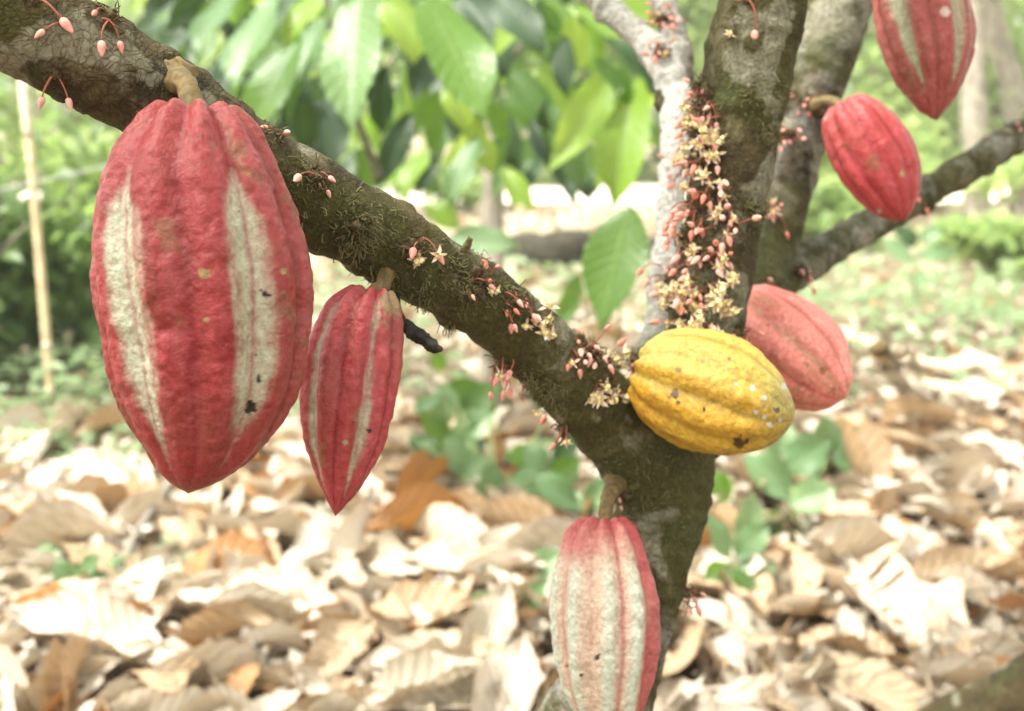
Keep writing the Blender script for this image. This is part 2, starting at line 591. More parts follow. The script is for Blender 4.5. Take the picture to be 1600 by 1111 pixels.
# real relief of the bark: swellings, wrinkles across the limb, warts
disp = 0.0016 * pn(V, 28, 1) + 0.0011 * pn(V, 75, 2) + 0.0007 * pn(V, 170, 3)
wrinkle = pn(np.column_stack([along * 95, who, N @ np.array([.6, .3, .7])]), 1.0, 9)
disp += 0.0015 * np.clip(wrinkle, -.2, 1)
wart = np.clip(pn(V, 48, 21) - 0.45, 0, 1)
disp += 0.009 * wart
V = V + N * disp[:, None]
BV = BVHTree.FromPolygons([tuple(v) for v in V], [tuple(int(i) for i in q) for q in Q])
root_p = Vector((float(splines['trunk'][0][0]), float(splines['trunk'][0][1]), 0))
tree = thing('cacao_tree', root_p, 'brown cacao tree in front, leaning mossy branch rising to the upper left, pods on it', 'tree')
fw = who[Q[:, 0]]
order = {'trunk': 'trunk', 'main': 'branch', 'stem': 'branch', 'back': 'branch', 'side': 'branch', 'pale': 'branch', 'pale_fork': 'branch'}
limb_label = {'main': 'thick mossy branch slanting to the upper left', 'stem': 'upright dark stem covered with pink buds', 'back': 'spotted stem rising behind the dark one', 'side': 'thin grey branch going to the right', 'pale': 'pale grey stem lit white', 'pale_fork': 'short pale fork at the top'}
for li, nm in enumerate(names):
    fq = Q[fw == li]
    if not len(fq):
        continue
    ids, inv = np.unique(fq, return_inverse=True)
    me = mesh_data(order[nm], V[ids] - np.array(root_p), inv.reshape(fq.shape), mats=[M_bark])
    for an, arr in (('pale', pale), ('moss', moss)):
        at_ = me.attributes.new(an, 'FLOAT', 'POINT')
        at_.data.foreach_set('value', arr[ids].astype(np.float32))
    o = link(order[nm], me, tree)
    if nm in limb_label:
        o['label'] = limb_label[nm]


def surf(px, py, back=None):
    """front surface of the tree under a pixel; falls back to the nearest point of the tree"""
    px, py = float(px), float(py)
    d = (FWD + (px - 800) / F * RIGHT - (py - 555.5) / F * UP).normalized()
    h = BV.ray_cast(CAM, d, 3.0)
    if h[0] is None:
        h = BV.find_nearest(at(px, py, back or 0.93))
    return h[0].copy(), h[1].copy()


# ------------------------------------------------------------------ pods
def pod(label, A, B, prof, colour_fn, bend=(0, 0), rot=0.0, depth=(0.07, 0.03), res=(150, 220), stalk=None, stalk_w=12, warts=1.0, spots=(), seed=0, front=1.0):
    """A, B: (px,py,depth) of the top and the tip; prof: (t, half width px, sideways offset px)"""
    a, b = at(*A), at(*B)
    dm = (A[2] + B[2]) / 2
    L = math.hypot(A[0] - B[0], A[1] - B[1])
    ax = np.array((b - a))
    Lw = np.linalg.norm(ax)
    ax = ax / Lw
    # sideways direction in the picture plane, then the one that faces the lens
    toc = np.array((CAM - (a + b) / 2).normalized())
    face = toc - ax * (toc @ ax)
    face /= np.linalg.norm(face)
    side = np.cross(ax, face)
    if side @ np.array(RIGHT) < 0:
        side = -side
    if abs(side @ np.array(RIGHT)) < 0.3 and side @ np.array(UP) < 0:
        side = -side
    P = np.array([(0.045, 0.5, prof[0][2])] + [(t, r, c) for t, r, c in prof], dtype=float)
    C = catmull(P, 900)
    seglen = np.concatenate([[0], np.cumsum(np.hypot(np.diff(C[:, 0]) * L, np.diff(C[:, 1])))])
    ns, na = res[1], res[0]
    u = np.linspace(0, seglen[-1], ns)
    T = np.interp(u, seglen, C[:, 0])
    r = np.maximum(np.interp(u, seglen, C[:, 1]), 0.02) * dm / F
    off = np.interp(u, seglen, C[:, 2]) * dm / F
    th = np.linspace(-np.pi, np.pi, na, endpoint=False)
    TH, TT = np.meshgrid(th, T)
    SS = np.meshgrid(th, u / seglen[-1])[1]
    # furrows: five deep, five shallow between them
    ph = TH + 0.10 * np.sin(SS * 5 + seed) * 0.6
    k5 = (np.degrees(ph) - rot) / 72.0
    dmaj = np.abs(k5 - np.round(k5)) * 72
    dmin = np.abs(k5 - 0.5 - np.round(k5 - 0.5)) * 72
    env = (0.35 + 0.65 * smooth01((1 - SS) / 0.35)) * smooth01(SS / 0.03)
    top = 1 + 0.35 * smooth01((0.22 - SS) / 0.2)
    lop = 1 + 0.030 * np.cos(TH + seed * 1.7) * np.sin(SS * 4 + seed) + 0.02 * np.cos(2 * TH + seed) * np.sin(SS * 6)
    fur = depth[0] * np.exp(-(dmaj / 9.5) ** 2) + depth[1] * np.exp(-(dmin / 8.5) ** 2)
    lobes = 0.020 * np.cos(np.radians(10 * (np.degrees(ph) - rot)) + math.pi)
    RR = np.repeat(r[:, None], na, 1) * lop * (1 - fur * env * top + lobes * env)
    cen = np.array(a)[None, :] + ax[None, :] * (T * Lw)[:, None] + side[None, :] * off[:, None]
    Vp = cen[:, None, :] + RR[:, :, None] * (np.sin(TH)[:, :, None] * side + np.cos(TH)[:, :, None] * face)
    # shoulders rise in lobes round the stalk
    lift = 0.011 * Lw * np.exp(-((SS - 0.12) / 0.07) ** 2) * np.cos(np.radians(10 * (np.degrees(ph) - rot)) + math.pi)
    Vp = Vp - ax * lift[:, :, None]
    V_ = Vp.reshape(-1, 3)
    nrm = (Vp - cen[:, None, :]).reshape(-1, 3)
    nrm /= np.maximum(np.linalg.norm(nrm, axis=1)[:, None], 1e-9)
    fade = smooth01(RR.ravel() / (RR.max() * 0.25))
    d = warts * Lw / 0.2 * fade * (0.0011 * pn(V_, 60, seed + 1) + 0.0009 * pn(V_, 140, seed + 2) + 0.0005 * pn(V_, 300, seed + 3) + 0.0013 * pn(V_, 22, seed + 4))
    V_ = V_ + nrm * d[:, None]
    i = np.arange(ns - 1)[:, None] * na
    j = np.arange(na)[None, :]
    jn = (j + 1) % na
    Qp = np.stack([i + j, i + jn, i + na + jn, i + na + j], -1).reshape(-1, 4)
    cvec = V_[Qp].mean(1)
    # outward orientation
    fn = np.cross(V_[Qp[:, 1]] - V_[Qp[:, 0]], V_[Qp[:, 3]] - V_[Qp[:, 0]])
    if np.sum(np.einsum('ij,ij->i', fn, nrm[Qp[:, 0]])) < 0:
        Qp = Qp[:, ::-1]
    colr = colour_fn(np.degrees(ph).ravel(), SS.ravel(), dmaj.ravel(), dmin.ravel(), np.round(k5).ravel(), V_, seed)
    ppx, ppy, pd_ = project(V_)
    facing = (nrm @ toc) > 0.05
    for sx, sy, sr, sc in spots:
        dist = np.hypot(ppx - sx, ppy - sy) * (1 + (0.45 * pn(V_, 330, 77) + 0.35 * pn(V_, 800, 78)) * (sc[0] < .45))
        m = (smooth01((sr - dist) / (0.35 * sr) + 0.5) * facing)[:, None]
        colr = colr * (1 - m) + np.array(sc)[None, :] * m
    root = thing('cacao_pod', a, label, 'cacao pod', 'cacao pods on the tree')
    me = mesh_data('husk', V_ - np.array(a), Qp, mats=[M_husk])
    ca = me.attributes.new('husk', 'FLOAT_COLOR', 'POINT')
    ca.data.foreach_set('color', np.column_stack([np.clip(colr, 0, 1), np.ones(len(colr))]).astype(np.float32).ravel())
    link('husk', me, root)
    if stalk:
        pts = [list(p) for p in stalk] + [list(a + Vector(ax) * Lw * 0.05)]
        Cs = catmull(np.array(pts, dtype=float), 26)
        rs = np.interp(np.linspace(0, 1, 26), [0, 0.12, 0.5, 0.9, 1], [2.0, 1.2, 0.85, 0.95, 1.25]) * stalk_w * dm / F
        Vs, Qs, us = tube(Cs, rs, 24)
        ring = np.cos(us[:, 0] * 2 * np.pi * 7 + us[:, 1] * 3) * 0.05 + pn(np.column_stack([us * 14, us[:, :1] * 0]), 1.0, seed) * 0.10
        mid_ = np.repeat(np.vstack([Cs[:1], Cs, Cs[-1:]]), 24, 0)
        Vs = mid_ + (Vs - mid_) * (1 + ring)[:, None]
        Vs = Vs + 0.0008 * pn(Vs, 160, 4)[:, None] * np.array([1, 0.3, 0.6])
        link('stalk', mesh_data('stalk', Vs - np.array(a), Qs, us, mats=[M_stalk]), root)
    return root


def mixc(a, b, m):
    return a * (1 - m[:, None]) + np.array(b)[None, :] * m[:, None]


def red_husk(red=(0.29, 0.030, 0.032), deep=(0.20, 0.011, 0.017), pale=(0.44, 0.45, 0.34), stripe=11.0, only=None, t0=0.17, t1=0.86, line=0.6, tip=(0.24, 0.075, 0.035), bloom=0.25):
    def fn(th, s, dmaj, dmin, k, V_, seed):
        n = len(th)
        nz = fbm(V_, 45, 4, seed + 20)
        nz2 = fbm(V_, 16, 3, seed + 30)
        c = np.tile(np.array(red), (n, 1))
        c = mixc(c, (red[0] * 1.2, red[1] * 1.6 + 0.015, red[2] * 1.6 + 0.015), np.clip(0.3 + 0.7 * nz2, 0, 1) * bloom * 2)
        c = mixc(c, (red[0] * 0.85, red[1] + 0.05, red[2] + 0.03), np.clip(fbm(V_, 30, 3, seed + 44), 0, 1) * 0.55)
        c = mixc(c, deep, np.clip(np.exp(-(dmin / 3.4) ** 2) * 1.0 + np.exp(-(dmaj / 3.4) ** 2) * 1.0 + 0.35 * np.clip(nz, 0, 1), 0, 1) * 0.8)
        stk = fbm(np.column_stack([th * .11, s * 4, k * 0 + seed]), 1.0, 4, seed + 90)
        c = mixc(c, (red[0] * 1.15, red[1] * 2.0 + .015, red[2] * 2.0 + .015), np.clip(stk, 0, 1) * 0.5)
        c = mixc(c, (red[0] * .62, red[1] * 1.1, red[2] * .7), np.clip(-stk - .1, 0, 1) * 0.7)
        c = mixc(c, (0.20, 0.115, 0.055), smooth01((fbm(V_, 55, 4, seed + 95) - .62) / .25) * .55)
        # pale bands along the deep furrows, ragged edge
        wdt = stripe * smooth01((s - t0) / 0.13) * smooth01((t1 - s) / 0.25)
        edge = dmaj + 1.8 * nz + 1.4 * fbm(V_, 150, 2, seed + 50)
        streak = fbm(np.column_stack([th * .16, s * 5, k * 0 + seed]), 1.0, 3, seed + 80)
        m = smooth01((wdt - edge + 2.6 * streak) / 10.0 + 0.3) * (wdt > 0.5) * np.clip(0.93 + 0.25 * streak, 0, 1)
        if only is not None:
            m = m * np.isin(k, only)
        pv = mixc(np.tile(np.array(pale), (n, 1)), (pale[0] * 0.72, pale[1] * 0.78, pale[2] * 0.62), np.clip(0.5 + 0.7 * nz2, 0, 1) * 0.6)
        c = c * (1 - m[:, None]) + pv * m[:, None]
        lm = np.exp(-((dmaj + 0.5 * nz) / 1.5) ** 2) * line * smooth01((s - 0.1) / 0.1)
        c = mixc(c, (red[0] * 0.95, red[1] * 1.3, red[2] * 1.9), lm)
        c = mixc(c, tip, smooth01((s - 0.93) / 0.06) * 0.7 * np.clip(0.6 + nz, 0, 1))
        c = mixc(c, (0.19, 0.16, 0.07), np.clip(fbm(V_, 70, 2, seed + 61) - 0.75, 0, 1) * 1.3 * m + 0)
        return c
    return fn


SPOT = (0.018, 0.014, 0.010)
pA = [(0.0, 48, 6), (0.018, 74, 7), (0.063, 101, 8), (0.168, 138, 9), (0.319, 162, 15), (0.448, 168, 20), (0.577, 159, 23), (0.726, 139, 24), (0.82, 113, 22), (0.909, 77, 18), (0.965, 40, 9), (1.0, 0.4, 0)]
s1, n1 = surf(284, 122)
pod('largest cacao pod, red with wide greenish white stripes and black specks, at the left', (300, 168, .655), (294, 771, .66), pA,
    red_husk(stripe=12.5, only=[-1, 0, 2, -2], t0=0.245, t1=0.93), rot=26, depth=(0.07, 0.055), res=(320, 460), stalk=[s1 - n1 * 0.008 + Vector((0, 0, .003)), s1 * .5 + at(297, 160, .655) * .5 + n1 * .002], stalk_w=20,
    spots=[(413, 460, 5, SPOT), (405, 595, 5, SPOT), (392, 634, 8, SPOT), (386, 642, 4, SPOT), (318, 428, 9, (0.30, 0.22, 0.09)), (322, 500, 5, (0.28, 0.20, 0.09)), (443, 425, 4, (0.25, 0.2, 0.08))], seed=1)
pB = [(0.0, 26, 4), (0.03, 44, 0), (0.1, 62, -4), (0.22, 72, -8), (0.36, 77, -9), (0.56, 73, -7), (0.71, 60, -4), (0.855, 37, -1), (0.94, 17, 0), (1.0, 0.4, 0)]
s2, n2 = surf(604, 432)
pod('medium red cacao pod with narrow pale stripes, hanging just right of the largest pod', (578, 452, .755), (524, 806, .75), pB,
    red_husk(red=(0.37, 0.043, 0.050), stripe=6.0, t0=0.12, t1=0.95, line=0.35, bloom=0.4), rot=20, depth=(0.11, 0.085), res=(220, 300), stalk=[s2 - n2 * 0.006 + Vector((0, 0, .004)), at(598, 446, .765), at(586, 452, .76)], stalk_w=11,
    spots=[(614, 475, 20, (0.26, 0.17, 0.09)), (577, 673, 3, SPOT), (540, 690, 4, (0.3, 0.26, 0.2))], seed=2)
pC = [(0.0, 26, 0), (0.02, 42, -2), (0.075, 59, -3), (0.23, 77, -2), (0.38, 87, 0), (0.57, 85, 1), (0.71, 74, 2), (0.83, 57, 2), (0.93, 30, 0), (1.0, 0.4, 0)]


def pale_husk(th, s, dmaj, dmin, k, V_, seed):
    n = len(th)
    nz = fbm(V_, 45, 4, seed + 20)
    nz2 = fbm(V_, 16, 3, seed + 30)
    c = np.tile(np.array((0.50, 0.40, 0.30)), (n, 1))
    c = mixc(c, (0.48, 0.28, 0.22), np.clip(0.4 + 0.7 * nz2, 0, 1) * 0.5)
    band = np.exp(-(np.abs(dmaj - 16) / 7.0) ** 2) * smooth01((s - 0.2) / 0.15) * smooth01((1.05 - s) / 0.2)
    c = mixc(c, (0.47, 0.52, 0.43), np.clip(band * 1.15 + 0.15 * nz * band, 0, 1))
    redt = smooth01((0.34 - s + 0.06 * nz) / 0.25)
    c = mixc(c, (0.40, 0.065, 0.072), redt * 0.92)
    lines = np.exp(-((dmaj + 0.8 * nz) / 2.6) ** 2) * 0.65 + np.exp(-((dmin + 0.8 * nz) / 2.4) ** 2) * 0.35
    c = mixc(c, (0.34, 0.040, 0.052), np.clip(lines * (0.5 + 0.5 * redt + 0.4 * (th > 5)), 0, 1))
    rightside = smooth01((th - 38 + 8 * nz) / 22) * smooth01((175 - th) / 20)
    c = mixc(c, (0.36, 0.040, 0.050), rightside * 0.85)
    return c


s3, n3 = surf(962, 757)
pod('pale cream cacao pod with pink furrows and red shoulders, at the bottom edge', (945, 810, .875), (948, 1168, .86), pC, pale_husk, rot=17, depth=(0.07, 0.06), res=(220, 300),
    stalk=[s3 - n3 * 0.004, at(952, 775, .885), at(946, 796, .878)], stalk_w=12, spots=[(933, 1028, 4, SPOT), (908, 1055, 3, SPOT), (886, 1040, 3, (0.3, 0.2, 0.1))], seed=3)


def yellow_husk(th, s, dmaj, dmin, k, V_, seed):
    n = len(th)
    nz = fbm(V_, 45, 4, seed + 20)
    nz2 = fbm(V_, 18, 3, seed + 30)
    c = np.tile(np.array((0.55, 0.36, 0.045)), (n, 1))
    c = mixc(c, (0.58, 0.26, 0.016), np.clip(0.4 + nz2, 0, 1) * 0.5)
    up = smooth01((th + 6 + 20 * nz2) / 50)
    c = mixc(c, (0.44, 0.36, 0.075), up * 0.85)
    c = mixc(c, (0.29, 0.27, 0.085), smooth01((s - 0.72 + 0.1 * nz2) / 0.2) * 0.6)
    c = mixc(c, (0.24, 0.185, 0.035), np.exp(-(dmaj / 4.5) ** 2) * 0.75 + np.exp(-(dmin / 3.2) ** 2) * 0.4)
    c = mixc(c, (0.20, 0.13, 0.04), np.clip(fbm(V_, 110, 3, seed + 70) - 0.78, 0, 1) * 1.6)
    return c


pD = [(0.0, 34, 0), (0.02, 50, 0), (0.1, 70, 0), (0.27, 88, 1), (0.48, 95, 2), (0.66, 88, 2), (0.82, 67, 0), (0.92, 44, -1), (0.98, 20, 0), (1.0, 0.4, 0)]
s4, n4 = surf(1010, 640)
WS = (0.48, 0.50, 0.50)
pod('yellow cacao pod with dark specks and white dots, lying sideways across the fork', (998, 580, .885), (1240, 656, .85), pD, yellow_husk, rot=-8, depth=(0.055, 0.03), res=(240, 300), warts=1.5,
    stalk=[s4 - n4 * 0.02, at(992, 598, .90)], stalk_w=10, seed=4,
    spots=[(1055, 617, 7, (0.10, 0.06, 0.02)), (1060, 628, 4, (0.10, 0.06, 0.02)), (1155, 694, 9, (0.08, 0.045, 0.015)), (1166, 690, 5, (0.08, 0.045, 0.015)), (1214, 640, 5, (0.12, 0.09, 0.05)), (1060, 578, 5, (0.2, 0.13, 0.05)), (1100, 640, 3, SPOT),
           (1176, 606, 4.5, WS), (1194, 622, 4, WS), (1181, 644, 3.6, WS), (1194, 652, 3.4, WS), (1203, 664, 4.2, WS), (1219, 656, 3.4, WS), (1226, 604, 5, (0.45, 0.45, 0.4)), (1150, 600, 3, WS), (1140, 560, 3, (0.15, 0.1, 0.03))])
pE = [(0.0, 30, 0), (0.03, 46, 0), (0.12, 62, 0), (0.3, 78, 0), (0.5, 83, 1), (0.7, 74, 0), (0.86, 50, -2), (0.95, 30, -2), (1.0, 0.4, 0)]


def coral_husk(th, s, dmaj, dmin, k, V_, seed):
    c = red_husk(red=(0.72, 0.19, 0.165), deep=(0.52, 0.10, 0.09), stripe=0.0, line=0.0, tip=(0.42, 0.17, 0.08), bloom=0.4)(th, s, dmaj, dmin, k, V_, seed)
    nz = fbm(V_, 45, 3, seed)
    ridge = np.exp(-((dmaj + 1.5 * nz) / 3.5) ** 2) * smooth01((s - 0.15) / 0.15) * smooth01((0.95 - s) / 0.2)
    return mixc(c, (0.52, 0.30, 0.19), ridge * 0.75)


pod('coral pink cacao pod with cream lines, half hidden behind the yellow pod', (1152, 480, 1.03), (1322, 622, .99), pE, coral_husk, rot=14, depth=(0.06, 0.04), res=(170, 220),
    stalk=[at(1150, 515, 1.075), at(1135, 482, 1.05)], stalk_w=11, seed=5, spots=[(1285, 580, 5, (0.3, 0.1, 0.05)), (1262, 570, 4, (0.35, 0.14, 0.07))])
pF = [(0.0, 20, 0), (0.02, 34, 0), (0.09, 47, 0), (0.25, 58, 2), (0.45, 62, 4), (0.65, 55, 4), (0.82, 40, 3), (0.93, 21, 0), (1.0, 0.4, 0)]
s6, n6 = surf(1276, 165)
pod('small plain red cacao pod without stripes, tilted, in front of the thin right branch', (1318, 163, 1.07), (1414, 346, 1.05), pF,
    red_husk(red=(0.43, 0.042, 0.048), deep=(0.31, 0.022, 0.03), stripe=0.0, line=0.5, bloom=0.3), rot=8, depth=(0.08, 0.055), res=(170, 220),
    stalk=[s6 - n6 * 0.004, at(1296, 157, 1.09)], stalk_w=9, seed=6, spots=[(1410, 272, 4, (0.4, 0.3, 0.16)), (1374, 330, 4, (0.5, 0.4, 0.25)), (1290, 185, 4, (0.3, 0.32, 0.2))])
pG = [(0.0, 28, 0), (0.02, 42, 0), (0.1, 56, 2), (0.25, 67, 5), (0.42, 72, 8), (0.58, 70, 8), (0.72, 59, 6), (0.86, 37, 3), (0.95, 17, 0), (1.0, 0.4, 0)]
s7, n7 = surf(1352, -62)
pod('dull red cacao pod with a pale green stripe, cut off by the top edge', (1412, -88, 1.03), (1464, 188, 1.0), pG,
    red_husk(red=(0.30, 0.050, 0.042), deep=(0.22, 0.024, 0.024), pale=(0.36, 0.37, 0.26), stripe=12.0, t0=0.05, t1=0.9, line=0.0, tip=(0.20, 0.085, 0.04), bloom=0.3), rot=-26, depth=(0.07, 0.05), res=(170, 220),
    stalk=[s7 - n7 * 0.004, at(1375, -100, 1.08)], stalk_w=10, seed=7, spots=[(1477, 18, 8, (0.5, 0.42, 0.36))])

# the shrivelled black pod beside the second red pod
pt = at(621, 462, .79)
q = thing('withered_pod', pt, 'small shrivelled black pod dangling under the branch beside the second red pod', 'withered pod')
Cw = catmull(np.array([at(*p) for p in ((621, 455, .79), (624, 482, .785), (634, 503, .78))]), 14)
link('stalk', mesh_data('stalk', *[(a - np.array(pt) if i == 0 else a) for i, a in enumerate(tube(Cw, np.linspace(.0014, .0012, 14), 8))], mats=[M_black]), q)
Cw = catmull(np.array([at(*p) for p in ((629, 502, .78), (646, 519, .775), (668, 535, .77), (690, 549, .765))]), 34)
tt = np.linspace(0, 1, 34)
Vw, Qw, uw = tube(Cw, np.interp(tt, [0, .08, .3, .6, .85, 1], [.0014, .0037, .0046, .0042, .0030, .0006]), 20)
Vw = Vw + 0.0009 * pn(Vw, 240, 2)[:, None] * np.array([0.4, 0.5, 1.0]) + 0.0007 * pn(Vw, 500, 3)[:, None]
link('husk', mesh_data('husk', Vw - np.array(pt), Qw, uw, mats=[M_black]), q)


# ------------------------------------------------------------------ leaves (unit length along +Y, unit width in X)
def leaf_grid(nx, ny, shape='cacao', fold=0.12, droop=0.2, corr=0.012, wave=0.03, roll=0.0, twist=0.0, crumple=0.0, seed=0):
    v = np.linspace(0, 1, ny)
    u = np.linspace(-1, 1, nx)
    if shape == 'cacao':
        wv = 0.5 * np.sin(np.pi * np.clip(v, 0, 1) ** 0.85) ** 0.8 * (1 - 0.42 * smooth01((v - 0.72) / 0.28) * (v > .72)) + 0.008
        wv[-1] = 0.004
    elif shape == 'round':
        wv = 0.5 * np.sin(np.pi * np.clip(v, 0, 1) ** 0.9) ** 0.55 + 0.01
    else:
        wv = 0.5 * np.sin(np.pi * v ** 0.9) ** 0.9 + 0.008
    Ug, Vg = np.meshgrid(u, v)
    W = np.repeat(wv[:, None], nx, 1)
    if crumple:
        P0 = np.column_stack([Ug.ravel() * 0, Vg.ravel(), np.sign(Ug).ravel()])
        W = W * (1 + 0.25 * crumple * pn(P0, 7, seed).reshape(W.shape))
    x = Ug * W
    z = fold * np.abs(x) + corr * np.sin((Vg - np.abs(Ug) * 0.09) * 2 * np.pi * 11) * np.abs(Ug) * (1 - np.abs(Ug) * 0.4) + wave * np.sin(Vg * 9 + seed + np.sign(Ug)) * Ug ** 2
    if roll:
        ph = x * roll
        x, z = np.sin(ph) / roll, z + (1 - np.cos(ph)) / roll
    y = Vg.copy()
    if droop:
        ang = droop * y * 2
        cy = np.sin(ang) / (2 * droop)
        cz = -(1 - np.cos(ang)) / (2 * droop)
        y, z2 = cy + z * np.sin(ang), cz + z * np.cos(ang)
        z = z2
        s = 1 / max(0.3, math.hypot(np.sin(2 * droop) / (2 * droop), (1 - math.cos(2 * droop)) / (2 * droop)))
    if twist:
        a = twist * (Vg - 0.5)
        x, z = x * np.cos(a) - z * np.sin(a), x * np.sin(a) + z * np.cos(a)
    P = np.stack([x, y, z], -1).reshape(-1, 3)
    if crumple:
        Pn = np.column_stack([Ug.ravel() * 0.2, Vg.ravel(), P[:, 2] * 0])
        P[:, 2] += crumple * 0.07 * pn(Pn, 9, seed + 3) + crumple * 0.05 * pn(Pn, 4, seed + 8)
        P[:, 0] += crumple * 0.04 * pn(Pn, 6, seed + 5)
    i = np.arange(ny - 1)[:, None] * nx + np.arange(nx - 1)[None, :]
    Qg = np.stack([i, i + 1, i + nx + 1, i + nx], -1).reshape(-1, 4)
    uv = np.stack([Ug.ravel() * 0.5 + 0.5, Vg.ravel()], -1)
    return P, Qg, uv


def leaf_mesh(name, mat, **kw):
    nx, ny = kw.pop('nx', 9), kw.pop('ny', 25)
    P, Qg, uv = leaf_grid(nx, ny, **kw)
    return mesh_data(name, P, Qg, uv, mats=[mat])


def leaf_matrix(p0, p1, width, nhint):
    """matrix that lays a unit leaf from p0 to p1, its upper face towards nhint"""
    y = Vector(p1) - Vector(p0)
    L = y.length
    y = y / L
    z = Vector(nhint) - y * Vector(nhint).dot(y)
    if z.length < 1e-4:
        z = Vector((0.1, -1, 0.3)) - y * Vector((0.1, -1, 0.3)).dot(y)
    z.normalize()
    x = y.cross(z)
    M = Matrix((x, y, z)).transposed().to_4x4()
    return Matrix.Translation(Vector(p0)) @ M @ Matrix.Diagonal((width, L, (L + width) / 2, 1))


# ------------------------------------------------------------------ flowers on the tree
def bud_proto(seed, droop):
    r = random.Random(seed)
    L = 0.015 * r.uniform(0.6, 1.35)
    pts = []
    for i in range(6):
        t = i / 5
        pts.append((L * (t * (1 - 0.25 * droop * t)), 0.002 * math.sin(t * 3 + seed), L * (0.25 * t - droop * t * t)))
    C = catmull(np.array(pts), 12)
    ped = mesh_data('pedicel', *tube(C, np.linspace(.0006, .00042, 12), 6), mats=[M_pedicel])
    T = C[-1] - C[-2]
    T = T / np.linalg.norm(T)
    bl = 0.0078 * r.uniform(0.85, 1.2)
    t = np.linspace(0, 1, 14)
    Cb = C[-1][None, :] + T[None, :] * (t * bl)[:, None]
    rb = bl * 0.255 * np.sin(np.pi * t ** 0.72) ** 0.75 * (1 - 0.25 * t) + 0.0002
    Vb, Qb, ub = tube(Cb, rb, 10)
    T_, N_, B_ = frames(Cb)
    # five shallow ridges between the closed sepals
    return ped, mesh_data('flower_bud', Vb, Qb, ub, mats=[M_bud]), Matrix.Translation(Vector(C[-1])) @ Vector(T).to_track_quat('Z', 'X').to_matrix().to_4x4()


PROTO = [bud_proto(s, 0.15 + 0.2 * (s % 6)) for s in range(12)]
BUD2 = [plain('bud_coral', (0.69, 0.24, 0.18), 0.45, 0.2, 260), plain('bud_pale', (0.74, 0.40, 0.33), 0.45, 0.15, 260)]


def sepal_mesh():
    P, Qs, uv = leaf_grid(3, 8, shape='plain', fold=0.5, droop=-0.45, corr=0, wave=0)
    P = P * np.array([0.0027, 0.0096, 0.006])
    return mesh_data('sepal', P, Qs, uv, mats=[M_sepal])


def petal_mesh():
    P, Qs, uv = leaf_grid(4, 7, shape='round', fold=-0.3, droop=-1.0, corr=0, wave=0.05)
    P = P * np.array([0.0042, 0.0076, 0.0066])
    return mesh_data('petal', P, Qs, uv, mats=[M_petal])


SEPAL, PETAL = sepal_mesh(), petal_mesh()
Cc = np.array([(0, 0, -0.0006 + 0.0042 * t) for t in np.linspace(0, 1, 8)])
CORE = mesh_data('blossom', *tube(Cc, 0.0013 * np.array([.6, 1, 1.1, .8, .6, .5, .5, .3]), 8), mats=[M_petal])


def cushion_mesh(seed):
    r = np.random.default_rng(seed)
    ps = []
    for k in range(46):
        d = r.normal(size=3)
        d /= np.linalg.norm(d)
        L = r.uniform(0.003, 0.010)
        o = r.normal(size=3) * 0.0035
        e = o + d * L
        m = (o + e) / 2 + r.normal(size=3) * 0.0018
        ps.append(tube(catmull(np.array([o, m, e]), 5), np.linspace(.0007, .0003, 5), 4))
    t = np.linspace(0, 1, 9)
    ps.append(tube(np.column_stack([t * 0, t * 0, (t - .5) * 0.011]), 0.0052 * np.sin(np.pi * np.clip(t, .03, .97)) ** .6, 12))
    V_, Q_, u_ = join(ps)
    V_ = V_ + 0.001 * pn(V_, 300, seed)[:, None]
    return mesh_data('flower_cushion', V_, Q_, u_, mats=[M_cushion])


CUSH = [cushion_mesh(s) for s in range(5)]

